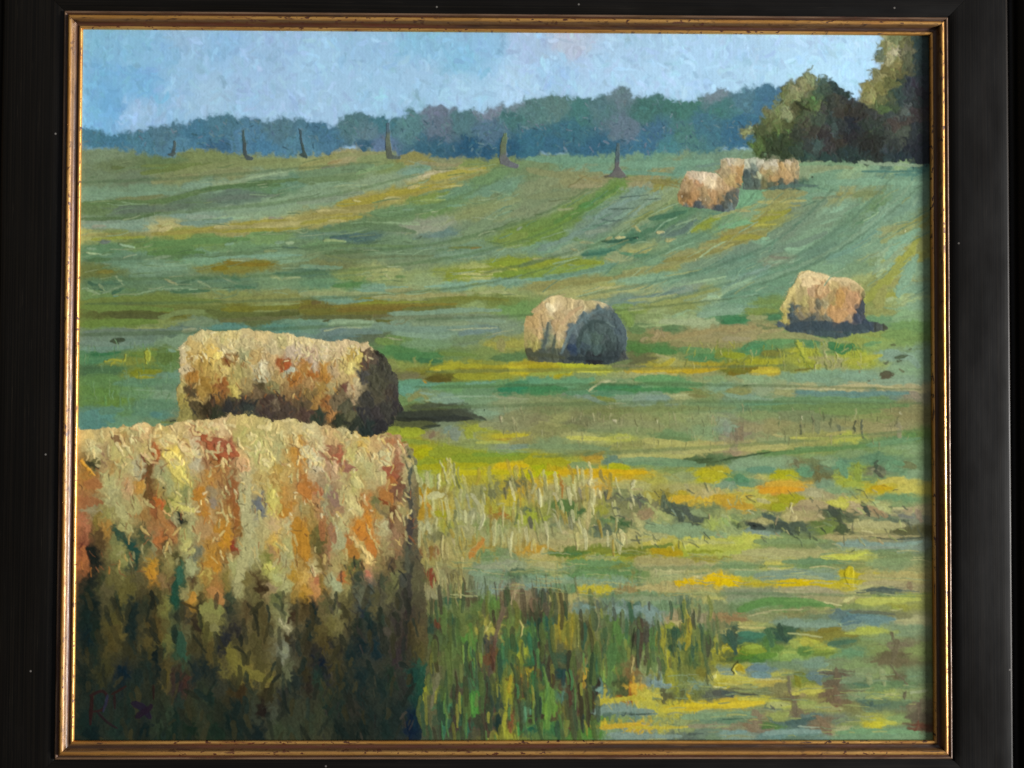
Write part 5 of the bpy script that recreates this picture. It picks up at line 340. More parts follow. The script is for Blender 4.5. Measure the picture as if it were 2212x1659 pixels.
*c8c4a4 110 60 40 150 90;*c4b8a0 80 110 160 210 240;a86048 60 330 100 430 150;946458 90 420 210 520 260;*c4a888 60 340 180 330 260;b47434 110 30 420 100 500;8c7068 100 290 470 370 560;9c7c60 60 400 620 320 680;*c4bc84 60 470 580 580 620;*c0bc84 60 520 350 620 420;*bcb890 90 780 100 870 190;985440 50 810 230 960 330;7c5444 90 900 440 1000 400;a87038 80 830 470 900 550;8c4424 26 780 520 860 590;5c3830 30 890 640 920 740;7c7050 50 730 580 850 700;c07c28 150 580 780 660 850;b87428 100 560 860 680 940;b8702c 60 680 960 740 1080;a06c2c 90 470 980 540 1080;*d4bc80 30 480 890 580 970 690 1110;*d8b878 40 640 1120 660 1150;b07c24 90 40 850 40 1080;6c6030 40 130 830 150 960;a4a888 80 330 800 330 900;a0a480 60 400 860 420 1000;94603c 60 200 760 220 900;90644c 60 300 780 330 960;b06838 60 400 1260 420 1330;505838 70 520 1180 590 1160;3c4838 40 540 1280 600 1320;b4705c 50 660 1220 690 1270;94a080 80 320 1320 400 1420;b08050 50 120 1330 190 1440;*c0b088 30 130 1180 160 1270;b88c38 60 20 1400 120 1450;44504f 45 1070 100 1070 400;4c4c48 50 1060 400 1070 700;443f40 60 1060 700 1060 1000;4f5448 45 1030 1000 1040 1250;3c3c38 50 1060 1250 1060 1500;6c6444 30 1140 300 1150 700
=2080 1750 900
*d0c890 30 110 430 125 580;c8b878 26 270 380 290 440;c8b480 40 250 480 280 540;b8a870 20 400 400 430 520;d4c888 18 420 480 430 500;c4b478 18 450 420 480 540;9c8c78 26 500 420 520 540;*e0c890 28 600 340 600 400;c4b070 30 610 540 600 640 580 680;*e0c080 24 690 450 700 530;5c5c50 26 740 460 760 540;*c8c08c 24 1040 350 1000 440;c8c084 20 1000 460 1030 590;c0b07c 24 980 560 1010 620;6c6c60 45 1090 490 1080 590;b0ac58 45 1160 490 1190 560;b0b468 28 1170 590 1260 670 1370 730;b8805c 60 1080 660 1200 700;a06828 20 330 350 330 510;a88430 20 300 300 320 350;b49448 30 560 420 580 560;b0a46c 30 60 380 40 470;586850 45 1300 600 1320 500;4a584c 60 1340 620 1450 680 1500 740;54605a 60 1420 590 1520 640 1600 740;98b09c 12 1390 620 1430 690;8ca090 12 1490 660 1520 700;4f5c54 35 1620 760 1690 740;5a6848 30 1400 570 1500 600;b4a86c 35 1510 390 1560 460;d0ac6c 60 1690 450 1800 490;c8a040 40 1650 560 1700 570;c09c2c 60 1380 530 1600 520;bc982c 70 1830 510 2050 570;b48430 50 1900 570 2160 620;a8a020 60 1660 320 1800 290 1900 310;b0a424 40 1700 350 1850 370;*c8c850 16 1840 265 1890 265;5a8c68 80 2040 340 2120 400;c0c090 8 1930 440 1950 390;5a7c38 110 320 570 400 640 460 720;486c38 40 480 660 560 620;*b0a884 12 240 630 290 690 300 800;b8ac68 60 540 690 620 700;c8a868 45 600 640 580 790;8c8c60 60 830 600 900 720;3f6434 24 800 710 940 790;44683c 30 920 760 980 780;8c8c70 40 400 700 420 820;c0b480 14 640 780 700 830;5c6854 35 640 800 800 830;5c6c54 40 760 780 820 850;c0b870 40 1030 680 1080 780 1130 860;6c8c50 35 730 740 850 750;68645c 50 20 700 40 800;788458 40 220 800 300 780
~a0b474 60 1580 650 1720 700;9cac5c 40 1860 740 1900 820;84985c 50 1980 680 2050 730;a4b070 30 1880 690 1960 740;7c8850 35 2080 760 2100 820;404844 45 2140 760 2212 800;b4bc88 22 2140 640 2200 680;b0a868 40 200 900 500 900 900 930 1200 920;c8ac6c 40 290 950 500 960 800 930;d0b078 45 330 860 400 880;*d0b070 22 460 880 480 1020;c8ac64 30 480 850 500 980;*d8c890 20 185 820 190 930;d8d090 10 185 930 190 1020;*d4c080 40 890 830 920 900 900 990;d8bc68 50 1210 950 1240 980;6c7c5c 50 650 860 820 880;84a070 80 1150 790 1500 840 1900 870;c8c478 14 1400 1000 1420 1030;b8b860 40 1480 950 1800 940 2000 950;a8ac48 30 1500 1000 1900 1010 2180 1000;a4b058 16 1550 1060 1800 1070;5a7c28 50 200 1070 400 1060 600 1040;4c7c40 30 350 1060 520 1060;7c8420 45 550 1020 900 1030 1200 1000;708020 40 900 1080 1150 1060;6a8028 40 1100 1010 1400 980;a88c14 55 1200 1030 1400 1050 1500 1060;8c7c28 14 950 1110 1150 1085;868c28 24 1550 1040 1900 1040;8a8438 24 1620 1115 1800 1110 2080 1100;b08830 60 0 1010 130 1030;c8a860 50 30 1090 150 1080;c4b878 24 150 1010 130 1060;6a9458 70 380 1150 700 1150 1000 1180;609050 60 400 1250 700 1240 1000 1250;7a8830 40 820 1200 980 1170;a8ac60 30 560 1100 860 1100;b49c5c 70 1040 1150 1300 1120 1600 1150;b0a068 60 1060 1190 1400 1200 1800 1170;c4bc7c 14 1230 1220 1500 1230;d0bc7c 24 1580 1290 1700 1270;a8ac6c 45 1250 1280 1600 1290;b8b070 60 80 1170 250 1190;b8b468 25 210 1240 400 1240;5a7438 18 130 1260 400 1260;7ca080 45 0 1290 500 1310 1000 1330;88a078 40 0 1330 400 1340 900 1350;c8a400 60 1420 1340 1700 1340 1900 1330 2030 1350;d0ac04 55 1700 1310 1850 1280 1980 1310;b8b060 18 1850 1390 2212 1400;88a8a8 60 0 1360 100 1370;b4a834 45 480 1390 700 1400 870 1420;9c941c 20 500 1440 650 1430;a87c48 50 860 1430 1050 1400;c0a060 50 1060 1390 1400 1400 1700 1400;bc9c58 40 1300 1440 1600 1450;b4b058 30 1720 1490 1900 1490;8c9c70 70 900 1480 1200 1490 1400 1500;b8a058 60 230 1490 450 1480 580 1460;bc8850 50 250 1550 330 1540
=2850 1750 900
b8ac60 50 0 40 300 40 600 20;35502c 16 0 150 170 120 400 85 700 60;5f8848 35 400 100 700 70 1000 40 1400 30;b88c6c 60 80 70 140 30;~84a478 90 100 200 400 180 700 170;508c60 70 140 320 230 360;64987c 60 250 250 500 240;60986c 90 750 260 830 280;706c48 40 700 150 725 210;6c7848 50 880 150 900 220;706838 55 910 240 930 360;60946c 80 1110 180 1160 230 1200 300;889c2c 60 1300 180 1300 280 1330 380;94a430 50 1180 390 1350 400;507c58 35 1450 200 1510 80;3f503c 30 1500 170 1490 280;4c5040 40 1480 270 1540 310;94906c 40 1440 260 1460 240;649468 60 1620 160 1600 260;707848 70 1740 200 1850 220;5f9468 50 1660 180 1740 190;a8a418 60 500 310 600 320;c89020 60 370 460 550 430 770 430;bc9430 50 430 380 600 370 780 390;b8ac5c 30 130 450 300 440;98941c 90 560 520 780 530;949820 80 480 600 600 620;b89430 80 0 560 250 600;b8a868 40 320 540 440 560;c09468 80 740 590 980 580;b08460 50 680 620 900 610;*d4bc88 20 660 570 670 680;c8a874 30 920 680 980 720;bcb454 45 1050 580 1180 590;c49870 55 1240 560 1280 620 1350 680;bc7c58 50 1400 600 1500 650 1570 710;b0b470 40 1500 590 1570 660;a8bc74 25 1440 570 1510 560;b4a878 60 850 480 950 490;c8bc7c 22 1650 620 1780 630;bc9470 30 1750 640 1940 650;c0a850 50 1500 390 1680 340 1820 420;b49414 55 1470 430 1620 430;bca850 50 1680 440 1840 450;404c40 60 1020 610 1080 660 1120 700;465238 40 1130 640 1130 750 1150 830;5a6448 50 1190 680 1270 710;445044 45 1350 580 1390 660 1420 700;5c6c54 30 1600 680 1640 740 1800 740;7c8084 30 1700 690 1850 710;bc8c7c 60 1880 660 1920 740;4c6464 45 390 680 470 720 600 770;384444 55 260 790 400 820;44544c 70 480 800 600 810 640 870;50604c 60 700 780 800 830;4c5a38 35 710 800 740 890;3a443c 14 640 870 730 920;4a5434 14 1080 870 1190 880;4a5a34 80 1130 790 1150 850;6c8430 45 960 860 1080 810;607834 45 860 760 1000 800;*c8a870 50 660 720 700 730;b8a868 40 350 740 410 770;*e0c880 12 640 660 670 570;94b060 25 0 720 60 800;90a8a8 35 310 850 450 880;101818 16 290 790 310 800
b4a86c 60 1200 790 1400 780 1750 790;b0a460 40 1250 830 1600 840;585830 50 1680 850 1880 850;d0bc80 16 1340 840 1460 860;c0a068 16 1050 900 1500 890 1900 890;7c9458 50 300 950 700 940 1000 950;8cacb0 45 1110 975 1400 970 1700 970 1930 950;34484c 12 1430 900 1700 925 1940 905;98a8a0 25 1300 1000 1700 1000;303c38 16 1230 1060 1280 1030;b8bc4c 40 950 1100 1200 1090 1380 1070;b0a868 80 200 1060 500 1050 800 1060;b4a45c 60 100 1110 300 1100;6a9060 50 600 1140 900 1140 1230 1150;~809c60 70 1400 1150 1800 1120;88a494 90 340 1280 700 1260 1100 1290;c0b878 30 430 1200 560 1210;c8d4c8 10 720 1240 780 1245;2f4038 10 370 1200 415 1170;d4b404 70 0 1340 130 1330;c8ac04 60 560 1350 700 1350 880 1340;b8a414 45 880 1360 1030 1370;ac9c28 30 150 1360 450 1360;*b4a414 80 1240 1200 1230 1290 1250 1360;8c8c20 14 1120 1330 1180 1290;bca460 60 1320 1300 1600 1290 1930 1310;b09868 45 1350 1350 1700 1340;4f6470 35 1310 1440 1500 1410 1740 1430;607474 16 1480 1420 1900 1430;9c6c50 40 1790 1340 1830 1420;b8b068 25 1310 1390 1450 1370;~8c9478 80 0 1430 300 1430 550 1450;a89c74 70 600 1430 900 1420 1150 1450;b8a878 14 500 1430 700 1440 830 1460;5c8c40 60 150 1610 400 1530 650 1510 950 1550;689448 40 600 1520 900 1530 1080 1580;a89c64 70 900 1500 1150 1520;c0bc70 45 1170 1520 1260 1480;d0c888 14 970 1530 1160 1570;a8ac54 60 1300 1530 1600 1510 1900 1510;b4b458 25 1480 1500 1700 1490;c0bc78 14 1630 1620 1740 1600;6898a8 35 1190 1650 1500 1650
=1180 2300 900
6c3c24 22 1330 330 1350 430;5a7434 60 1390 250 1400 500;587034 60 1480 420 1500 700;647434 70 1560 250 1580 500;346040 45 1470 300 1470 400;304c3c 45 1270 340 1290 470;548c30 20 1670 450 1690 650 1690 780;3c3a3a 40 1740 560 1750 800;9098a0 12 1770 540 1780 700;*b8a454 24 1800 470 1850 370;0c1418 8 1770 500 1800 420;8a5c4c 45 1990 200 1930 400 1890 560;6c4c40 30 1900 560 1870 700;8c4c2c 40 1880 680 1880 760;5c4c44 40 1860 800 1820 1000;50383a 60 1810 980 1820 1200 1830 1480;7c5c54 14 1830 1100 1840 1400;c08c68 20 2090 60 2050 200;94503c 25 2000 80 1990 200;688034 60 2040 320 2030 500;346c44 60 2000 600 1970 800;5c7c30 50 2060 420 2090 560;*d0b060 18 2120 360 2160 430 2150 520;98982c 40 2140 560 2150 750;c89428 26 2120 800 2150 900 2190 960;a08c28 30 2060 880 2030 1050;60402c 50 2140 920 2110 1050;5c442c 35 2110 1050 2080 1250;8c542c 40 2060 1280 2040 1440;94942c 45 1990 1000 2000 1200;949430 40 2000 1250 1980 1400 1960 1490;7c7c2c 35 1250 880 1220 1080;8c9028 25 1220 1000 1205 1150;74704c 35 1350 800 1330 1000;7c7454 30 1310 1000 1280 1200;5c5c38 60 1250 1250 1250 1480;546430 60 1430 700 1440 900 1450 1050;4c4830 50 1540 980 1530 1200;443a30 50 1510 1200 1510 1480;3c8458 45 1410 1150 1430 1300;4c9468 20 1390 1160 1400 1300;2f6c50 40 1420 1330 1410 1490;284c38 60 1590 1150 1600 1350;286048 50 1620 1350 1620 1480;448c30 55 1690 1050 1690 1280;54a034 20 1670 1080 1680 1260;387048 40 1620 980 1600 1080;2c3c34 40 1760 850 1750 1000;304838 50 1930 1000 1920 1250;1c3838 50 1920 1280 1930 1440;58986c 50 2190 1200 2170 1330;40903c 60 2150 1340 2130 1480;648834 40 1650 480 1640 760;4a5c34 40 1700 860 1700 960;6c7838 35 1560 780 1580 950;608038 30 1720 1200 1720 1060;7a7840 30 1600 600 1590 760
=2080 2300 900
945c48 70 30 140 60 250;48503f 70 150 70 170 180;5c5040 60 160 200 220 330;3f3a2c 50 120 300 110 500;44402f 55 140 480 140 700 130 950;3c342c 30 70 1080 80 1180 90 1340;307048 60 30 500 60 760;548c38 35 45 380 45 520;2c6454 60 210 360 220 520;346c38 60 50 850 40 1050;609034 70 200 980 200 1150 190 1400;6c9c2c 35 180 1150 180 1300;94842c 35 300 300 330 480 370 580;9c8c2c 30 440 300 440 480 450 620;b8a848 14 320 300 330 470;*c8b868 14 490 380 490 600;*d4cc98 25 510 340 520 350;807830 50 390 380 400 560;345c44 50 550 380 540 620;5c5844 30 630 200 650 320;78784c 45 680 300 660 480 620 620;848048 25 690 500 600 680 540 860;5c5838 50 520 700 450 900;4c4430 60 430 900 430 1120;583c2c 45 420 1050 400 1200;70503c 40 370 1220 430 1270;54383c 45 450 1260 460 1480;2c5c44 60 650 700 640 900;3c342c 40 700 950 660 1040 630 1150;3a3c2c 30 610 1180 600 1400;2c4c58 40 350 830 350 980;54847c 35 350 1050 350 1180;c09c38 35 560 850 550 940;94782c 40 550 960 550 1000;5c6430 60 570 1040 560 1220;506c30 60 540 1250 560 1400;58842f 40 250 1080 250 1250;34543c 50 300 1350 290 1480;747c30 40 390 1320 380 1480;588838 45 860 340 820 500;68944c 35 940 520 940 600;4a7438 100 820 600 800 850;58803c 80 780 860 790 980;*7ca43c 40 740 780 725 880 740 950;3c6444 50 1000 200 1000 380;3f6840 40 960 350 960 550;507c34 60 880 420 890 600;1c1c18 14 1030 430 1020 560 1010 680;544438 60 1090 330 1080 600 1070 800;504c44 60 1150 420 1150 620;8c6c3c 30 1010 680 1000 880;*c89c58 14 1020 700 1010 860;80743c 20 940 840 930 900;a46c28 26 1000 950 990 1080;8c4c1c 50 990 1090 1020 1120;b07c38 16 980 1140 960 1230;c89c34 50 1040 1000 1010 990;507838 60 1210 430 1210 640;648040 60 1200 700 1240 850;908c30 50 1320 420 1330 600 1370 750;98942c 40 1360 650 1380 850;*c0ac48 14 1330 640 1340 800;2c503c 60 1420 430 1430 560;3c4c34 35 1400 600 1440 760;68805c 22 1460 560 1480 660;94882c 50 1560 320 1560 500 1540 640;34583c 45 1500 200 1510 380;3c6044 45 1610 480 1590 740;6c8434 40 1690 520 1680 680;484c38 60 1760 520 1740 700;a49c58 16 1830 500 1850 580;c0b054 14 1810 630 1940 620;a09830 30 1900 600 1840 700;3c503c 60 2000 430 2000 560 2030 680;34583f 40 1950 480 1990 640
8c8c34 70 1370 850 1400 1000;747c30 90 1480 800 1600 880;706c2c 60 1650 860 1740 900;586034 30 1750 850 1750 980;5c5c38 60 1320 1040 1340 1140;606434 50 1510 1040 1500 1120;6c7434 60 1610 1030 1620 1110;707c48 50 1700 1000 1700 1060;7ca8ac 40 680 1030 720 1000;b4a838 50 650 1150 900 1120 1150 1120;c0ac48 40 1080 1080 1200 1060 1300 1100;*84a4c0 35 1200 980 1250 950 1380 990;7c9cb4 25 1240 1000 1390 1000;84a4ac 60 630 1220 900 1210 1220 1230;74949c 30 880 1270 1250 1260;36483c 16 900 1270 1200 1265;bca428 50 1330 1200 1600 1200 1900 1180 2212 1160;c8b024 30 1500 1180 2000 1165 2212 1150;b4a838 50 1280 1220 1500 1240;7c9c70 60 1500 1280 1900 1270 2212 1240;5c8068 14 1850 1310 2100 1305;988c70 40 1550 1380 2000 1380;bc9c2c 50 700 1390 1000 1370 1200 1390;b4a438 30 1000 1400 1550 1390;84a0a8 50 780 1470 1100 1470 1500 1470;586c6c 24 1550 1460 1700 1450;88a8a0 50 1920 1470 2150 1450;9c7058 90 2170 1320 2180 1430;80a0a8 45 1880 880 2050 900;7c98b4 60 2150 830 2212 830;a49c2c 70 2050 800 2080 840;*c4b850 18 2000 800 1990 840 2020 890;141c14 12 2050 750 1980 820 2000 880;b8ac48 45 1780 890 2000 920 2212 930;*d0c870 35 1790 900 1830 890;dcd088 18 1800 1000 1930 1020;585c5c 50 1800 1060 2000 1090;90944c 40 1950 980 2212 1000;c0ac34 40 2020 1120 2212 1110;7c7c44 30 2050 1070 2212 1080;84a8b4 40 540 230 640 240;84a8b0 50 780 250 950 290;80a0b0 50 1050 230 1300 330;b88c60 45 1360 330 1480 360;d0a86c 14 1380 380 1500 385;bc7c4c 40 1850 330 2100 350;b0a85c 22 2040 390 2212 400;40705c 60 2060 490 2212 500;54881c 50 2080 660 2212 690;90a024 30 2080 620 2212 610
=2850 2300 900
b87048 40 0 330 100 330 220 350;c4b060 25 150 430 400 440;3c7c60 60 170 500 380 510;36584c 60 60 460 100 540 130 680;2f4c3c 50 560 390 580 500 610 560;406c44 70 450 450 480 600;345848 45 520 480 560 540;4c7c34 60 420 560 450 680;7c9420 70 200 640 380 650;94ac2c 40 220 620 370 610;5c8c28 60 350 710 520 690;98ac44 50 560 680 700 680;84a448 60 560 720 720 700;a8a444 60 750 550 850 560;9cac44 50 650 580 740 590;7c7834 60 880 540 1100 490 1280 500;78702c 45 950 460 1150 430;447054 45 1030 590 1150 570 1300 550;588434 60 740 660 860 650;94a838 14 780 660 1050 610;68802c 30 900 690 1080 670;a4ac50 28 1180 490 1350 480 1510 480;b0b470 18 620 480 780 500 970 520;5f88ac 50 1160 370 1250 320 1400 320;7098b0 35 1300 340 1500 340 1680 350;5c80a0 28 1180 390 1350 370;88a89c 50 600 380 900 390 1130 380;*98a468 14 1130 390 1140 410;b4b074 20 1690 360 1950 360;68705c 35 1230 280 1500 280 1660 300;8c9440 30 1650 220 1700 260;588c40 70 170 260 400 190 700 170 980 210;689848 30 600 160 850 170 1050 230;b4a874 14 250 310 500 260 780 250;a49024 70 140 800 200 860;*c4b448 18 130 780 100 830 130 880;142018 12 150 750 90 810 100 870;6c90b8 70 280 830 430 830;78a0c0 50 280 890 470 900;8cb0c0 12 270 770 420 770;a0a04c 40 480 880 650 870;b8a44c 40 0 970 250 950;bc9848 30 330 950 560 950;c8c078 14 310 930 600 925;7c7c28 60 700 880 760 990;6c7424 30 690 870 790 880;6c8ca0 70 820 900 900 920 960 960;7ca090 50 800 800 1000 790
80604c 50 1100 820 1110 950;8c5c44 70 1080 1000 1090 1120;885840 40 1010 1150 1040 1020;94604c 40 1120 1150 1130 1060;784c34 30 1110 1190 1140 1230;7c6c54 40 640 900 660 1100;806450 60 690 1150 720 1300;7c5c48 35 650 1050 680 1150;b4a84c 35 680 1060 850 1050 960 1040;b49054 40 750 1080 800 1090;c4ac2c 55 0 1180 200 1170 380 1150;b8ac48 30 150 1110 350 1120;505f68 45 0 1050 100 1100;485050 20 120 1070 340 1080;b0b464 60 430 1180 640 1170;646864 25 470 1200 500 1220;101c0c 16 565 1180 580 1190;a0a854 40 750 1200 950 1180;98985c 35 950 1200 1150 1210;6c8c68 50 60 1270 250 1280;98745c 110 310 1270 310 1420;3c5c50 12 0 1320 190 1310;84a8b4 50 400 1450 700 1440 950 1440;80a8b8 40 50 1460 230 1440;b8d0c8 10 740 1385 930 1395;4c6c74 40 640 1350 900 1310;507838 35 400 1390 540 1380;986850 70 930 1320 1020 1420;a0685c 40 1000 1440 1060 1460;a4a874 20 1090 1420 1220 1410;b4ac2c 60 1440 1370 1570 1360;a8a848 40 1560 1360 1680 1350;94a45c 24 1390 1110 1700 1060;a8ac64 20 1500 1090 1680 1070;9ca87c 24 1820 1060 1980 1040;746044 50 1690 560 1680 640 1650 760;746048 20 1630 790 1680 870 1740 930 1790 1000;705c44 30 1640 470 1660 560;6c5c44 30 1780 1050 1760 1130;8c9864 60 1550 850 1560 1000;8c9864 50 1420 880 1430 980;788c64 50 1280 900 1270 1000;4f7458 25 1280 980 1440 985;5f7850 40 1400 1150 1600 1150;4c6c6c 50 1430 1150 1450 1180;7c5c4c 35 1910 1150 1890 1300;74402c 26 1900 1330 1880 1440;6c9868 45 1100 1450 1500 1440 1900 1440
=280 1750 900
*e0c860 90 920 80 1060 170;*d0c468 70 960 230 1150 390;*d8c488 60 1080 20 1200 100;*d8bc90 60 700 100 760 120;6c3c2c 24 680 100 720 160 780 130;b05c30 60 790 70 850 80;*a85838 120 1330 20 1480 60 1580 110;943c18 22 1425 60 1440 180;*c8a078 130 1620 150 1700 230;3c3c28 45 130 150 270 220;*d89c30 30 80 150 210 300;a0683c 100 130 350 280 400;94603c 80 80 540 280 560;8c8468 26 80 630 300 640;6c4c28 50 760 180 750 400 790 560;8c5430 60 780 560 820 700;b4582c 22 850 520 890 640;a07040 70 840 640 940 800 1010 940;*e0b078 20 900 640 960 690;a8a878 100 450 600 500 700;a8a470 80 600 500 650 650;9c9c68 90 500 760 580 860;*c0bc68 50 980 560 1080 620 1200 640;283028 35 1060 680 1065 760;1c2420 26 880 410 890 420;b07828 120 1250 420 1230 520;b88030 60 1230 680 1330 660;b07c2c 110 1450 740 1500 820;bc8420 90 1440 940 1480 960;b4802c 70 1300 1170 1420 1150;a8885c 120 1300 800 1300 880;8c8078 60 1380 520 1370 620;945c34 70 1560 350 1580 600;945c2c 60 1590 600 1600 800;acac84 110 1690 350 1690 600 1720 900;a4a478 110 1680 900 1650 1150 1600 1350;687080 50 1810 540 1830 640;383c50 26 1815 640 1830 680;b0a880 70 1700 300 1690 420;*c4bc64 60 1940 460 1950 520;*c8b860 50 1960 940 2010 970;b07c2c 90 2050 680 2110 640;b07c24 110 2190 750 2190 1050;304f40 60 430 820 560 950 650 1060;1f4840 70 520 930 640 1020;808450 80 470 1010 520 1150;1c241f 90 200 1000 210 1150;a06038 45 120 1000 110 1150;b88424 80 790 1180 780 1270;b06c38 60 800 920 900 920;2c5c4c 70 1050 1200 1030 1350;1c4c3c 60 1020 1320 1000 1550;98a078 90 1120 1150 1160 1230;b08030 70 1170 1460 1170 1550;a87844 70 1330 1400 1420 1450 1480 1540;909068 80 1620 1350 1600 1480;7c8048 180 1300 1630 1400 1640;a84030 14 1560 980 1640 1010;*b8b860 60 1870 1170 1940 1200;a4ac74 60 1960 1280 2010 1310;40301c 50 1770 1390 1900 1400;8c7c60 60 1900 1370 1980 1390
=280 2300 900
747444 100 1290 300 1420 330;707048 90 1380 420 1420 430;68642c 90 1530 650 1620 760 1720 850;6c682f 90 1650 850 1900 920;*a4a484 40 2020 330 2100 430;7c8470 60 2050 630 2070 660;284c3c 90 1010 450 1060 600 1100 750;504824 90 440 400 450 480;544824 100 830 400 840 500;504820 60 910 850 920 980
=280 1200 900
*e0c898 70 620 1170 740 1210;*d8c890 60 870 1290 1010 1270;*dcc898 50 1030 1320 1130 1440 1210 1470;*a85838 70 1250 1240 1330 1340;*a05840 110 1380 1280 1560 1400;*d8c098 60 1340 1170 1480 1200;*d0c490 60 1800 1160 1920 1190;*d8cc80 40 1900 1410 1960 1490;8c5040 40 690 1480 740 1520;b06438 60 800 1440 850 1430;*e0d078 100 930 1450 1060 1520;7c5c40 60 400 1280 520 1310;*c8c898 70 200 1390 280 1400;*d8c080 45 1430 460 1460 480;*f0d868 60 1400 490 1450 460;703818 30 1490 520 1530 600;*d8d0b0 26 1830 600 1860 530;*d0d0a8 26 1810 720 1830 620;b05020 60 2040 600 2110 570;*a8b0a0 45 2090 650 2160 610;a06020 60 2120 720 2160 740
=2100 0 1000
c0ac5c 26 1810 1165 1890 1150;b4b488 22 1880 1100 1900 1120
=2080 1200 900
5c7884 30 330 470 420 250 560 120 700 50;4c6470 26 940 430 930 300 880 160 790 60;3c5458 40 480 400 520 250 640 160 780 180;2c3c44 40 380 510 600 520 850 510;24282f 26 560 540 720 545;50646c 26 600 130 720 100 830 150;607c80 16 760 170 840 210;c8a870 50 60 80 130 20 200 -20;*e8d8a8 60 190 10 230 50;c4a070 40 330 180 400 90 520 20;b89860 30 260 260 300 160;4c5c5c 30 140 440 170 300 190 170;485850 30 240 460 260 280;c0a878 14 300 400 290 290;464f3c 40 0 480 200 490 350 520
=2850 550 900
*e0c890 45 740 1340 830 1290 960 1320 1050 1350;d8bc84 40 1060 1350 1200 1360 1300 1400;*e0c48c 40 760 1400 860 1385 920 1390;a8985c 60 720 1560 760 1460;*d0a870 50 930 1500 960 1430 1000 1380;a88c54 40 1040 1560 1080 1440;c08c40 90 1130 1500 1120 1600;c49060 90 1230 1490 1230 1600;3c4858 40 1350 1560 1340 1650
=2850 1200 900
c49054 90 1060 80 1120 120 1180 80;405058 60 650 130 760 180 880 130;344858 90 640 220 900 200 1200 220 1400 210;3c5460 50 900 280 1180 290
=0 0 0
~587a48 7 180 602 600 592 950 562 1200 492 1330 405;~4c6c44 6 180 655 600 648 1000 620 1250 560;~5c7c4c 8 180 470 450 452 700 425 900 375;~54744c 7 180 395 420 380 640 362 820 350;~5f8050 9 560 505 800 480 980 430 1080 385;~4f7444 7 700 545 950 525 1150 470 1270 410;~a08c48 9 185 507 480 494 780 446 980 392 1050 368;~6c8c78 9 1120 575 1280 520 1400 430;~4c6c44 7 1050 590 1280 530 1440 440;~5a8464 8 1180 600 1400 555 1560 480 1640 410;~948c4c 9 1120 625 1400 585 1590 510 1690 425;~4f7c68 7 1250 640 1500 590 1680 520 1800 410;~82a890 9 1300 650 1560 590 1740 500 1850 390;~587f68 7 1400 655 1640 590 1820 490 1930 380;~8cac90 8 1480 650 1700 585 1860 500 1980 390;~55785c 6 1560 640 1760 570 1900 480 1990 400;~54704c 8 180 560 500 548 820 520;~688a60 8 180 620 500 610 800 590;~4c6840 6 900 690 1300 672 1640 640;~4f6c3c 9 170 720 500 714 800 700;~587448 8 920 800 1300 795 1700 790;~4c6c3c 7 900 838 1400 830 1990 842;~5c7848 8 950 880 1500 868 1990 872;~607c48 8 1150 985 1600 962 1990 930;~66884f 9 1050 1240 1400 1230 1800 1225;~587c4c 7 1250 1290 1600 1282 1980 1290
'''
# the painter's initials
SIG = r'''
=280 2300 900
301818 35 200 1080 190 1200 195 1360;301c1c 30 200 1080 300 1040 350 1100 300 1200 210 1230;2c3048 25 350 1070 340 1140 310 1220;281c20 25 260 1240 350 1340 450 1400;301c18 25 400 1060 470 1030 540 990;2c1c1c 25 420 1080 425 1200;241c30 70 600 1150 680 1200 760 1280;241828 60 640 1280 740 1200 780 1180;2c1c18 22 800 970 795 1110
'''
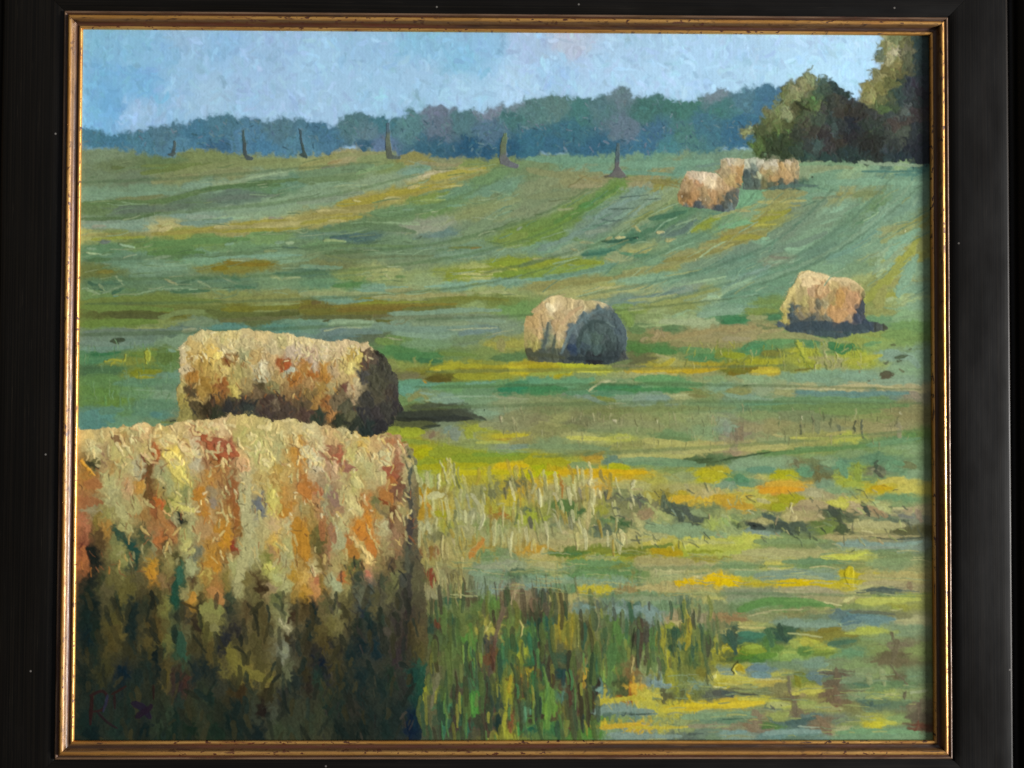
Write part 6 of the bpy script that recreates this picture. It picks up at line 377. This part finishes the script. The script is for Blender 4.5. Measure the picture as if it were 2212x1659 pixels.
# handfuls of like strokes: x0 y0 x1 y1 count, length, width, direction, spread, load, where, colours
SPR = r'''
160 260 1700 335 420 5 14 2 5 .9 .9 .10 treeline 2c6078,5f8a94,3c7480,6c8098,487888,2f586c,4a8088,38707c
160 215 1700 290 160 5 12 2 4 .9 .9 .10 treeline 5f9098,6c8c94,4a8484,7890a0,3f7078
160 895 900 1005 280 8 22 4 8 .9 .8 .40 bale1 d8cc98,e0d4a8,d0bc84,c8c494,dcc890,b8ac70,c8a878
230 990 890 1220 150 10 26 3 7 1.3 .5 .30 bale1 c8bc84,b8b47c,a8a478,b89858,c8b06c,98986c
160 950 900 1240 170 8 24 1.5 3.5 1.3 .6 .22 bale1 8c5430,a0643c,6c4428,b07030,7c5034,94603c
160 960 900 1250 110 6 18 1.2 3 1.3 .7 .18 bale1 4c4028,3c3424,5c4830,2f3428,444838
420 930 890 1130 60 5 12 3 5.5 1.0 .8 .40 bale1 e4d8a8,dcd498,e0c878,d8d0b0
160 1290 900 1620 230 16 50 6 13 1.5 .35 .10 bale1 18241f,242c22,343420,1a2e2a,202820,3c3a22
700 1200 910 1600 70 10 30 3 6 1.45 .4 .14 bale1 282c28,3c3834,34382c,1c2c2c,444038
385 715 800 780 150 6 14 2.5 5 1.0 .8 .40 bale2 d8cc94,dcd09c,c8bc80,ccb46c,d0bc88,b8ac70
390 770 770 860 130 6 16 2 4.5 1.3 .6 .28 bale2 b08438,c09c54,a87830,985c28,c0a868,8c5c2c,b8a060
390 760 770 900 110 5 14 1.2 2.8 1.3 .7 .18 bale2 5c4830,3c3424,6c4428,4c3c2c,483830
390 845 780 920 70 6 16 2.5 5 1.2 .6 .16 bale2 40362c,303028,4c4030,2c302c
770 770 870 935 90 6 16 2 4.5 1.4 .5 .16 bale2 3c3c38,484840,34343a,54503f,2c2c2c,44483c
1470 370 1730 440 40 4 10 1.5 3 1.2 .5 .18 bale5 c8b08c,b08048,a07038,c8a474
885 1010 1340 1190 130 16 46 4 9 1.48 .16 .28 field c8c484,b8b070,989850,80804c,d0c890,a08838,c0b060,707844,b48c44
885 1180 1010 1300 60 14 40 2 5 1.48 .15 .22 field b89c54,a09050,8c6c38,c8a868,7c7440
905 1290 1300 1610 150 34 85 7 14 1.5 .06 .22 field 44602f,2f5034,506429,34482f,5c7030,40342a,66682c,244030,485434,382f26,2f5438
905 1400 1290 1610 60 20 55 3.5 8 1.5 .07 .28 field 6c9434,3c7c44,8c8c38,50843c,44302c,2c4040
1290 1310 1560 1450 80 18 50 4 9 1.5 .09 .20 field 4c6c34,3c5c3c,687434,5c6c3c,4c4c38,7c8038,34543c
930 1250 1250 1300 40 16 44 2 4 1.5 .12 .2 field 5c5438,6c6440,54643c,7c6044
1080 880 2000 965 130 8 24 1.2 3 1.5 .15 .22 field 5c6440,b0a878,7c7c50,8c8c58,9c9460,687048,a89468
1480 740 1860 795 90 8 22 1.4 3.2 1.45 .35 .24 field 848c30,a0a040,6c7434,94983c,b0ac64,607038
1330 1050 1990 1180 150 8 26 2 5 .75 .5 .24 field 4c5a48,5c6450,b0a868,c09468,a8b060,3c4840,98a058,708458
165 740 380 860 60 10 26 1.2 3 1.5 .15 .14 field 5f8c4c,74a070,4f7c48,84a06c
1420 1450 2000 1600 120 10 50 1.5 4 .0 .08 .16 field 80986c,98a458,6c8c68,8c9468,a8a854,788c64
980 1190 2000 1290 140 14 70 1.5 4 .0 .07 .18 field a8a860,80986c,b0b070,70905c,9aa464,b8a868
165 345 1100 640 200 14 60 1.2 3.5 -.12 .10 .14 field 8cac84,5f7f50,a0b088,748c60,6c9068,90a070,567850
1050 420 2000 650 170 16 70 1.5 4 -.5 .14 .14 field 8cb498,6c9880,98b890,7ca088,90a068,60907c
'''
# ---------------------------------------------------------------- the picture
QUAD = ((176.7, 61.1), (2006.8, 77.3), (2019.0, 1601.0), (160.8, 1599.0))   # corners of the picture as sketched
RS = 0.70                       # grid points per sketch unit
PW, PH = 1843.0, 1530.0         # picture size in sketch units
MARG = 14                       # grid points hidden under the gilt lip
RW, RH = int(PW*RS), int(PH*RS)
GW, GH = RW + 2*MARG, RH + 2*MARG
rng = np.random.default_rng(7)
f32 = np.float32

def homog(src, dst):
    A, b = [], []
    for (x, y), (u, v) in zip(src, dst):
        A.append([x, y, 1, 0, 0, 0, -u*x, -u*y]); b.append(u)
        A.append([0, 0, 0, x, y, 1, -v*x, -v*y]); b.append(v)
    return np.append(np.linalg.solve(np.array(A), np.array(b)), 1).reshape(3, 3)
HM = homog(QUAD, ((MARG, MARG), (MARG+RW, MARG), (MARG+RW, MARG+RH), (MARG, MARG+RH)))
def warp(p):
    p = np.asarray(p, float).reshape(-1, 2)
    q = np.c_[p, np.ones(len(p))] @ HM.T
    return q[:, :2] / q[:, 2:]
def tile(ox, oy, w, p):
    p = np.asarray(p, float).reshape(-1, 2)
    if w == 0: return p
    return (np.array([ox, oy]) + p * (w/2212.0)) * (2212.0/4032.0)
GREY = {'field': (.78, .90), 'treeline': (.70, .90), 'sky': (1.0, .98), 'bush': (.55, .82), 'talltree': (.68, .84), 'bale1': (.86, 1.0), 'bale5': (.56, 1.0), 'bale6': (.56, 1.0), 'bale7': (.56, 1.0), 'bale2': (.76, .99), 'post': (.8, 1.2)}
def lin(h, r=''):
    c = np.array([int(h[i:i+2], 16) for i in (0, 2, 4)]) / 255.0
    s, v = GREY.get(r, (.70, .96))
    if r == 'field' and c[2] < .5*c[1] and c[0] > .94*c[1]: s, v = .95, .96          # the yellows are pure
    g = c @ np.array([.30, .59, .11]); c = np.clip((g+(c-g)*s)*v, 0, 1)
    if r == 'field':
        b = max(0, c[2]-.8*c[1])                     # cooler notes were read too blue
        c = c*np.array([.985, 1.0, .955]); c[2] -= .35*b; c *= 1-min(.09, b*1.2)
        red = max(0, c[0]-c[1]) if c[2] > .22 else 0; c[0] -= .45*red; c[1] += .10*red
    elif r == 'bale1': c = c*np.array([.99, .965, .86])*(.78+.22*min(1, c[1]/.40)); c = c*np.array([1-.10*max(0, .35-g), 1, 1+.45*max(0, .35-g)])
    elif r.startswith('bale'): c = c*np.array([1.0, .99, .93])
    elif r == 'bush': c = c*np.array([.92, 1.02, .92])
    return np.where(c <= .04045, c/12.92, ((c+.055)/1.055)**2.4)

def noise(h, w, cell, seed, octs=1):
    r = np.random.default_rng(seed); out = np.zeros((h, w), f32); amp = 1.0; tot = 0
    for o in range(octs):
        c = max(cell / 2**o, 1.0)
        gh, gw = int(h/c)+3, int(w/c)+3
        g = r.random((gh, gw)).astype(f32)
        ys = np.arange(h)/c; xs = np.arange(w)/c
        yi = ys.astype(int); xi = xs.astype(int)
        fy = (ys-yi)[:, None].astype(f32); fx = (xs-xi)[None].astype(f32)
        fy = fy*fy*(3-2*fy); fx = fx*fx*(3-2*fx)
        a = g[yi][:, xi]; b = g[yi][:, xi+1]; c2 = g[yi+1][:, xi]; d = g[yi+1][:, xi+1]
        out += amp*((a*(1-fx)+b*fx)*(1-fy) + (c2*(1-fx)+d*fx)*fy); tot += amp; amp *= .5
    return out/tot

COL = np.zeros((GH, GW, 3), f32)
HGT = np.zeros((GH, GW), f32)       # paint thickness, mm
WX = (noise(GH, GW, 9, 1, 2)-.5); WY = (noise(GH, GW, 9, 2, 2)-.5)
def inside(poly, rough):
    m = np.zeros((GH, GW), bool)
    x0, y0 = np.floor(poly.min(0)-6).astype(int); x1, y1 = np.ceil(poly.max(0)+6).astype(int)
    x0, y0, x1, y1 = max(x0, 0), max(y0, 0), min(x1, GW), min(y1, GH)
    yy, xx = np.mgrid[y0:y1, x0:x1].astype(f32)
    xx = xx + WX[y0:y1, x0:x1]*rough; yy = yy + WY[y0:y1, x0:x1]*rough
    c = np.zeros(xx.shape, bool); n = len(poly)
    for i in range(n):
        ax, ay = poly[i]; bx, by = poly[(i+1) % n]
        if ay == by: continue
        c ^= ((ay > yy) != (by > yy)) & (xx < (bx-ax)*(yy-ay)/(by-ay) + ax)
    m[y0:y1, x0:x1] = c
    return m
def blur(a, n):
    for _ in range(n):
        a = (np.roll(a, 1, 0)+np.roll(a, -1, 0)+2*a)/4
        a = (np.roll(a, 1, 1)+np.roll(a, -1, 1)+2*a)/4
    return a

REG = ['sky', 'treeline', 'field', 'bush', 'talltree', 'bale1', 'bale2', 'bale3', 'bale4', 'bale5', 'bale6', 'bale7']
outl = []
for ln in OUT.strip().splitlines():
    nm, t, pts = [s.strip() for s in ln.split(';')]
    outl.append((nm, tile(*[float(v) for v in t.split()], np.array([float(v) for v in pts.split()]))))
ROUGH = {'treeline': 14, 'bush': 14, 'talltree': 14, 'bale1': 12, 'bale2': 7, 'post': 1.5}
paint_id = np.zeros((GH, GW), np.int16)              # which colours
label_id = np.zeros((GH, GW), np.int16)              # which painted thing
LAB = ['sky', 'treeline', 'field', 'bush', 'talltree', 'bale1', 'bale2', 'bale3', 'bale4', 'bale5', 'bale6', 'bale7'] + ['post%d' % i for i in range(6)]
_hor = np.array([(100, 318), (444, 322), (762, 320), (1100, 336), (1700, 320), (2100, 320), (2100, 1700), (100, 1700)], float)
fm = inside(warp(_hor), 4); paint_id[fm] = 2; label_id[fm] = 2
posts = []
for nm, p in outl:
    q = warp(p); m = inside(q, ROUGH.get(nm, 2.2))
    if nm == 'bale4c': paint_id[m] = REG.index('bale4'); continue
    if nm == 'post':
        k = len(posts); posts.append(m); label_id[m] = 12+k; continue
    if nm != 'bale4': paint_id[m] = REG.index(nm)
    label_id[m] = LAB.index(nm)
# ground below the wood, where the wood outline ends
# ---------------------------------------------------------------- colour notes
notes = {r: [] for r in REG + ['post']}
cur = None
for ln in PTS.strip().splitlines():
    if ln[0] == '=':
        h = ln[1:].split(); cur = h[0]; tl = (0, 0, 0) if h[1] == 'P' else tuple(float(v) for v in h[1:4])
        continue
    for it in ln.split(';'):
        c, x, y = it.split()
        notes[cur].append((tile(*tl, (float(x), float(y)))[0], lin(c, cur)))
npos = {r: warp(np.array([p for p, c in v])) for r, v in notes.items()}
ncol = {r: np.array([c for p, c in v]) for r, v in notes.items()}
ASP = {'field': 3.2, 'sky': 1.0, 'treeline': 1.2}
def angle_at(r, x, y):
    """direction the brush moves in, radians, image y down"""
    px, py = x/RS + 160, y/RS + 50
    if r == 'field':
        if py > 1190 and 880 < px < 1560 - max(0, py-1480)*.6 and py > 1230: return 1.50
        if 880 < px < 1330 and 1000 < py < 1190: return 1.45
        if py < 640:
            k = min(max((px-500)/1100, 0), 1); s = min(max((640-py)/220, 0), 1)
            return -(0.12 + .75*k)*s
        return 0.0
    if r == 'bale1': return 1.30
    if r.startswith('bale'): return 1.15
    return 0.9
def nearest(r, xy, k=1, jit=0):
    P = npos[r]; a = ASP.get(r, 1.0)
    d = ((P[:, 0]-xy[0])/a)**2 + (P[:, 1]-xy[1])**2
    return int(np.argmin(d))

# ---------------------------------------------------------------- ground coat
def ground(r, rid):
    m = paint_id == rid
    if not m.any(): return
    ys, xs = np.nonzero(m)
    P = npos[r].astype(f32); C = ncol[r].astype(f32)
    wx = WX[ys, xs]*10; wy = WY[ys, xs]*8
    step = 6000
    for i in range(0, len(ys), step):
        X = xs[i:i+step]+wx[i:i+step]; Y = ys[i:i+step]+wy[i:i+step]
        sl = 0.0
        if r == 'field':
            ang = np.clip((X/RS-340)/1100, 0, 1)*np.clip((590-Y/RS)/220, 0, 1)*.55
        else: ang = np.zeros_like(X)
        a = ASP.get(r, 1.0)
        dx = X[:, None]-P[None, :, 0]; dy = Y[:, None]-P[None, :, 1]
        ca, sa = np.cos(ang)[:, None], np.sin(ang)[:, None]
        u = (dx*ca - dy*sa)/a; v = dx*sa + dy*ca
        if r == 'bale1': v = v/1.9
        d2 = u*u+v*v
        w = 1/(d2+6)**({'sky': 1.5, 'bale1': 1.7}.get(r, 2.6))
        w /= w.sum(1, keepdims=True)
        COL[ys[i:i+step], xs[i:i+step]] = w @ C

# ---------------------------------------------------------------- one stroke
NB = noise(256, 256, 3.0, 11, 2); NL = noise(256, 256, 10.0, 12, 2)
def stroke(pts, w, col, op=1.0, thick=.18, dry=.25, clip=None, soft=1.0, cj=.10, seed=None, point=.25):
    pts = np.asarray(pts, float)
    if len(pts) > 2:                               # round the corners
        n = len(pts); t = np.linspace(0, n-1, 5*(n-1)+1); i = np.clip(t.astype(int), 0, n-2); fr = (t-i)[:, None]
        p0 = pts[np.clip(i-1, 0, n-1)]; p1 = pts[i]; p2 = pts[i+1]; p3 = pts[np.clip(i+2, 0, n-1)]
        pts = .5*((2*p1)+(-p0+p2)*fr+(2*p0-5*p1+4*p2-p3)*fr**2+(-p0+3*p1-3*p2+p3)*fr**3)
    r = w*.5
    x0, y0 = np.floor(pts.min(0)-r-2).astype(int); x1, y1 = np.ceil(pts.max(0)+r+3).astype(int)
    x0, y0, x1, y1 = max(x0, 0), max(y0, 0), min(x1, GW), min(y1, GH)
    if x1-x0 < 2 or y1-y0 < 2: return
    yy, xx = np.mgrid[y0:y1, x0:x1].astype(f32)
    best = np.full(xx.shape, 1e9, f32); sd = np.zeros(xx.shape, f32); tt = np.zeros(xx.shape, f32)
    L = 0.0
    for a, b in zip(pts[:-1], pts[1:]):
        dx, dy = b-a; l = math.hypot(dx, dy)
        if l < 1e-6: continue
        t = np.clip(((xx-a[0])*dx+(yy-a[1])*dy)/(l*l), 0, 1)
        ex = xx-(a[0]+t*dx); ey = yy-(a[1]+t*dy); d = ex*ex+ey*ey
        m = d < best
        best[m] = d[m]; sd[m] = np.where((dx*ey-dy*ex) >= 0, 1, -1)[m]; tt[m] = (L+t*l)[m]
        L += l
    d = np.sqrt(best); L = max(L, 1e-3)
    k = int(rng.integers(0, 200)); k2 = int(rng.integers(0, 200))
    tn = tt/L
    prof = np.minimum(1, .62+tn*5)*(1-point*np.clip((tn-.55)/.45, 0, 1)**1.5)
    u = sd*d/(r*prof+1e-3)
    br = NB[(np.abs(u*9+40).astype(int)+k) % 256, ((tt/9).astype(int)+k2) % 256]
    rag = NL[((tt*1.0).astype(int)+k) % 256, (np.where(u > 0, 30, 90)+k2) % 256]
    edge = 1.12-.36*rag
    al = np.clip((edge-np.abs(u))*r/(soft+.01)+.5, 0, 1)
    if dry > 0:
        load = 1-dry*np.clip((tn-.25)/.75, 0, 1)
        al = al*np.clip((load*1.25-br)*5+.6, 0, 1)
    al = al*op
    if clip is not None: al = al*clip[y0:y1, x0:x1]
    c = np.asarray(col)*(1+cj*rng.normal(0, .5))
    cc = c[None, None]*(1+cj*2.2*(br-.5))[..., None]
    A = al[..., None]
    COL[y0:y1, x0:x1] = COL[y0:y1, x0:x1]*(1-A)+cc*A
    ridge = np.exp(-((np.abs(u)-.86)/.16)**2)
    h = HGT[y0:y1, x0:x1]
    HGT[y0:y1, x0:x1] = h*(1-.65*al) + al*thick*(.55+.75*br+.16*ridge*rag)
clips = {r: np.clip(blur((paint_id == i).astype(f32), 1), 0, 1) for i, r in enumerate(REG)}

def dabs(r, n, ln, wd, op, thick, jit, aj, dry=.3, own=.5):
    """many small strokes; each takes its colour from the note or the wet paint it starts on"""
    ys, xs = np.nonzero(paint_id == REG.index(r))
    idx = rng.integers(0, len(ys), n)
    for i in idx:
        x, y = float(xs[i]), float(ys[i])
        if rng.random() < own: c = ncol[r][nearest(r, (x+rng.normal(0, 3), y+rng.normal(0, 2)))]
        else: c = COL[int(y), int(x)]
        c = np.clip(np.array(c)*(1+rng.normal(0, jit)) * (1+rng.normal(0, jit*.45, 3)), .003, .95)
        a = angle_at(r, x, y)+rng.normal(0, aj)
        if r.startswith('bale') or r in ('bush', 'talltree', 'sky', 'treeline'):
            if rng.random() < .4: a = math.pi-a
        l = rng.uniform(*ln)*RS; bend = rng.normal(0, .12)*l
        dx, dy = math.cos(a), math.sin(a)
        p = [(x-dx*l/2, y-dy*l/2), (x-dy*bend, y+dx*bend), (x+dx*l/2, y+dy*l/2)]
        stroke(p, rng.uniform(*wd)*RS, c, op, thick*rng.uniform(.5, 1.3), dry, clips[r])

def soften(rs):
    """drag the wet edge of a shape into what lies behind it"""
    for r in rs:
        m = blur((paint_id == REG.index(r)).astype(f32), 9 if r == 'treeline' else 6)
        k = (4*m*(1-m))[..., None]**.7
        k = k*(.35+1.1*noise(GH, GW, 14, 31, 2)[..., None])
        k = np.clip(k, 0, 1)
        COL[:] = COL*(1-k)+blur(COL, 7)*k
        ys, xs = np.nonzero((m > .25) & (m < .75))
        n = 520 if r == 'treeline' else 230
        lim = (0, .9) if r == 'treeline' else (0, 3)
        for i in rng.integers(0, len(ys), n):
            x, y = float(xs[i]), float(ys[i])
            a = rng.uniform(0, 6.28); d = rng.uniform(1, 5) if r == 'treeline' else rng.uniform(1, 7)
            sx, sy = int(np.clip(x+math.cos(a)*5, 0, GW-1)), int(np.clip(y+math.sin(a)*5, 0, GH-1))
            if r != 'treeline' and paint_id[sy, sx] != REG.index(r): continue
            c = COL[sy, sx]
            q = a+rng.normal(0, .5)
            stroke([(x, y), (x-math.cos(q)*d, y-math.sin(q)*d)], rng.uniform(1.5, 4), c, .55 if r == 'treeline' else .85, .12, .3, soft=1.6)

def notes_pass(r, kl, kw, op, thick, aj, maxl=60):
    P = npos[r]
    a = ASP.get(r, 1.0)
    for i in rng.permutation(len(P)):
        d = np.hypot((P[:, 0]-P[i, 0])/a, P[:, 1]-P[i, 1]); d[i] = 1e9
        s = min(np.sort(d)[:2].mean(), 26*RS)
        ang = angle_at(r, *P[i])+rng.normal(0, aj)
        l = min(s*kl*a**.8, maxl*RS); w = s*kw
        dx, dy = math.cos(ang)*l/2, math.sin(ang)*l/2; b = rng.normal(0, .08)*l
        x, y = P[i]
        stroke([(x-dx, y-dy), (x-math.sin(ang)*b, y+math.cos(ang)*b), (x+dx, y+dy)], w, ncol[r][i], op, thick, .25, clips[r], cj=.05)

def details(txt):
    for ln in txt.strip().splitlines():
        ln = ln.strip()
        if not ln: continue
        if ln[0] == '=':
            tl = tuple(float(v) for v in ln[1:].split()); continue
        for it in ln.split(';'):
            f = it.split()
            if len(f) < 4: continue
            h = f[0]; k = ''
            while h[0] in '*~!': k += h[0]; h = h[1:]
            s = tl[2]/4032.0 or 1.0
            v = [float(q) for q in f[2:]]
            p = warp(tile(*tl, v))
            if len(p) == 1: p = np.r_[p-[.6, 0], p+[.6, 0]]
            wd = float(f[1])*s*RS
            p = p + rng.normal(0, .10*wd+.25, p.shape)
            x0, y0 = np.clip(p.mean(0), 0, (GW-1, GH-1)).astype(int)
            stroke(p, wd*1.08, lin(h, REG[paint_id[y0, x0]]) if tl[2] else lin(h, 'field'), .5 if '~' in k else .80 if wd < 3 else .9, .30 if '*' in k else .12,
                   .32, clip=None if tl[2] else clips['field'], soft=2.2 if '~' in k else 1.35, cj=.07, point=.45)

def sprinkle(txt):
    for ln in txt.strip().splitlines():
        f = ln.split()
        x0, y0, x1, y1, n = [int(v) for v in f[:5]]; l0, l1, w0, w1, ang, ja, th = [float(v) for v in f[5:12]]
        reg, cols = f[12], f[13].split(',')
        for i in range(n):
            px, py = rng.uniform(x0, x1), y0+(y1-y0)*rng.random()
            x, y = warp((px, py))[0]
            xi, yi = int(np.clip(x, 0, GW-1)), int(np.clip(y, 0, GH-1))
            if reg != REG[paint_id[yi, xi]]: continue
            c = lin(cols[int(rng.integers(len(cols)))], reg)*(1+rng.normal(0, .08))
            c = np.clip(c*.8+.2*COL[yi, xi], .003, .95)
            a = ang+rng.normal(0, ja); l = rng.uniform(l0, l1)*RS*.5; b = rng.normal(0, .10)*l
            dx, dy = math.cos(a)*l, math.sin(a)*l
            stroke([(x-dx, y-dy), (x-math.sin(a)*b, y+math.cos(a)*b), (x+dx, y+dy)], rng.uniform(w0, w1)*RS, c, rng.uniform(.6, .95),
                   th*rng.uniform(.3, .8), .4, None if reg == 'field' else clips[reg], soft=1.0)

def rag(seed=40, k=1.0):
    """bristles and tooth of the cloth break every edge up a little"""
    amp = np.zeros((GH, GW, 2), f32)
    for r, (ax, ay) in {'sky': (2, 2), 'treeline': (5, 5), 'field': (8, 2.6), 'bush': (8, 8), 'talltree': (8, 8), 'bale1': (8, 9),
                        'bale2': (6, 7), 'bale3': (3, 3), 'bale4': (3, 3), 'bale5': (3, 4), 'bale6': (3, 4), 'bale7': (3, 4)}.items():
        amp[paint_id == REG.index(r)] = (ax, ay)
    X, Y = np.meshgrid(np.arange(GW), np.arange(GH))
    up = (paint_id == 2) & (Y > 705) & (X < 1000-np.clip(Y-950, 0, 400)*1.6)
    amp[up] = (3.0, 8)
    amp[label_id >= 12] *= .05
    n1 = k*(noise(GH, GW, 4, seed, 1)+.9*noise(GH, GW, 10, seed+1, 1)-.95)
    n2 = k*(noise(GH, GW, 4, seed+2, 1)+.9*noise(GH, GW, 10, seed+3, 1)-.95)
    fx = np.clip(X+amp[..., 0]*n1, 0, GW-1.01); fy = np.clip(Y+amp[..., 1]*n2, 0, GH-1.01)
    sx, sy = np.rint(fx).astype(int), np.rint(fy).astype(int)
    ok = (label_id[sy, sx] == label_id) | (np.isin(label_id, (0, 1, 3, 4)))
    fx = np.where(ok, fx, X); fy = np.where(ok, fy, Y)
    x0, y0 = np.minimum(fx.astype(int), GW-2), np.minimum(fy.astype(int), GH-2); u, v = (fx-x0).astype(f32), (fy-y0).astype(f32)
    def smp(A):
        uu, vv = (u, v) if A.ndim == 2 else (u[..., None], v[..., None])
        return (A[y0, x0]*(1-uu)+A[y0, x0+1]*uu)*(1-vv)+(A[y0+1, x0]*(1-uu)+A[y0+1, x0+1]*uu)*vv
    COL[:] = smp(COL); HGT[:] = smp(HGT)

def paint():
    for i, r in enumerate(REG): ground(r, i)
    HGT[:] = .05+.05*noise(GH, GW, 4, 5, 2)
    dabs('sky', 1900, (10, 30), (5, 12), .6, .06, .075, .7, .3, .45)
    dabs('sky', 700, (6, 16), (2, 5), .5, .11, .06, .6, .45, .3)
    dabs('treeline', 1000, (7, 18), (3, 8), .55, .09, .12, .8, .3, .5)
    dabs('treeline', 500, (5, 12), (1.5, 3.5), .4, .10, .14, .9, .4, .3)
    soften(('treeline', 'bush', 'talltree'))
    dabs('field', 2600, (24, 80), (4, 9), .55, .10, .06, .08, .35, .5)
    notes_pass('field', 1.0, .42, .7, .12, .06, 80)
    for r, n in (('bush', 420), ('talltree', 340)):
        dabs(r, n, (6, 16), (3.5, 8), .8, .18, .16, .8, .25, .6)
        notes_pass(r, 1.0, .6, .85, .22, .7, 26)
        dabs(r, n, (4, 10), (1.5, 4), .8, .22, .22, .9, .25, .5)
    for r, n in (('bale2', 420), ('bale3', 80), ('bale4', 70), ('bale5', 50), ('bale6', 25), ('bale7', 40)):
        dabs(r, n, (7, 18), (3.5, 7), .7, .20, .08, .5, .25, .6)
        notes_pass(r, 1.05, .62, .85, .24, .45, 26)
    dabs('bale1', 1100, (14, 40), (4, 9), .5, .16, .07, .35, .4, .35)
    notes_pass('bale1', 1.5, .42, .62, .16, .3, 46)
    dabs('bale1', 900, (8, 24), (2.5, 6), .5, .18, .10, .5, .4, .15)
    rag(40, 1.0)
    details(DET)
    rag(50, .40)
    sprinkle(SPR)
    for k, m in enumerate(posts):
        ys, xs = np.nonzero(m)
        P = npos['post']
        for y, x in zip(ys, xs):
            d = (P[:, 0]-x)**2*2+(P[:, 1]-y)**2
            w = 1/(d+4)**2; COL[y, x] = (w/w.sum()) @ ncol['post']
        HGT[ys, xs] += .12
    # last touches: small strokes drawn out of the wet paint
    dabs('field', 3400, (7, 34), (1.2, 3.6), .45, .12, .10, .12, .45, .0)
    dabs('bale1', 1700, (4, 16), (1.2, 3.2), .45, .18, .13, .4, .4, .02)
    for r, n in (('bale2', 420), ('bale3', 60), ('bale4', 60), ('bale5', 45), ('bale6', 25), ('bale7', 35)):
        dabs(r, n, (4, 10), (1.0, 2.4), .55, .18, .13, .5, .4, .10)
    dabs('bush', 420, (3, 8), (1, 2.4), .6, .2, .25, .9, .3, .2)
    dabs('talltree', 300, (3, 8), (1, 2.4), .6, .2, .22, .9, .3, .2)
    rag(60, .22)
    details(SIG)
    edge = np.clip(blur((label_id >= 12).astype(f32), 2)*1.6, 0, 1); edge = (4*edge*(1-edge)*.8)[..., None]
    COL[:] = COL*(1-edge)+blur(COL, 2)*edge
    g = noise(GH, GW, 2.0, 21, 1)-.5; g2 = noise(GH, GW, 6, 22, 2)-.5
    q = np.where(paint_id == 0, .14, 1.0)
    COL[:] = np.clip(COL*(1+q*(.26*g+.22*g2))[..., None], .002, .95)
    HGT[:] = np.maximum(HGT, .03)
IMPASTO = 1.0

# ------------------------------------------------------------------ the canvas and the paint on it
paint()
cell = 1.0/RS*(CW/PW)                                # metres between grid points
cx = CW/RW; cy = CH/RH
jx = (np.arange(GW)-MARG)*cx-CW/2; iy = CH/2-(np.arange(GH)-MARG)*cy
XX, YY = np.meshgrid(jx, iy)
ZZ = (HGT-1.45)/1000*IMPASTO
POS = np.stack([XX, YY, ZZ], -1).reshape(-1, 3).astype('f4')
COLV = np.clip(COL, .002, .93).reshape(-1, 3)
hx, hy = CW/2+.007, CH/2+.007
def slab(x0, x1, y0, y1, z0, z1):
    v = [(x, y, z) for z in (z0, z1) for y in (y0, y1) for x in (x0, x1)]
    return v, [(0, 2, 3, 1), (4, 5, 7, 6), (0, 1, 5, 4), (2, 6, 7, 3), (0, 4, 6, 2), (1, 3, 7, 5)]
canvas = mesh_obj('stretched_canvas', *slab(-hx, hx, -hy, hy, -.018, -.0026), M_CLOTH, root)
NAMES = {'sky': 'painted_sky', 'treeline': 'painted_tree_line', 'field': 'painted_field', 'bush': 'painted_tree', 'talltree': 'painted_tree'}
LABELS = {'sky': 'pale blue painted sky', 'treeline': 'distant blue green painted line of trees', 'field': 'mown green field with yellow stubble and tall grass',
          'bush': 'round dark painted tree', 'talltree': 'tall olive painted tree cut off by the frame',
          'bale1': 'largest painted bale, orange and cream above, dark below', 'bale2': 'long golden painted bale behind the largest one',
          'bale3': 'round painted bale showing its grey blue end', 'bale4': 'painted bale with a dark blue shadow, near the gilt edge',
          'bale5': 'front bale of the far group of three', 'bale6': 'small bale half hidden in the far group of three',
          'bale7': 'far bale below the round tree'}
lab = label_id[:-1, :-1].reshape(-1)
base = (np.arange(GH-1)[:, None]*GW+np.arange(GW-1)[None]).reshape(-1)
for k, key in enumerate(LAB):
    f0 = base[lab == k]
    if not len(f0): continue
    quads = np.stack([f0, f0+GW, f0+GW+1, f0+1], 1)
    used = np.zeros(GW*GH, bool); used[quads.ravel()] = True
    remap = np.cumsum(used)-1; vid = np.nonzero(used)[0]
    q = remap[quads].astype('i4')
    nm = NAMES.get(key, 'painted_hay_bale' if key.startswith('bale') else 'painted_fence_post')
    me = bpy.data.meshes.new(nm)
    me.vertices.add(len(vid)); me.vertices.foreach_set('co', POS[vid].ravel())
    me.loops.add(q.size); me.loops.foreach_set('vertex_index', q.ravel())
    me.polygons.add(len(q)); me.polygons.foreach_set('loop_start', np.arange(0, q.size, 4, dtype='i4'))
    me.update(calc_edges=True); me.polygons.foreach_set('use_smooth', np.ones(len(q), bool))
    at = me.attributes.new('paint', 'FLOAT_COLOR', 'POINT')
    at.data.foreach_set('color', np.c_[COLV[vid], np.ones(len(vid))].astype('f4').ravel())
    me.materials.append(M_PAINT); me.validate()
    o = bpy.data.objects.new(nm, me); C.objects.link(o); o.parent = canvas
    if key in LABELS: o['label'] = LABELS[key]
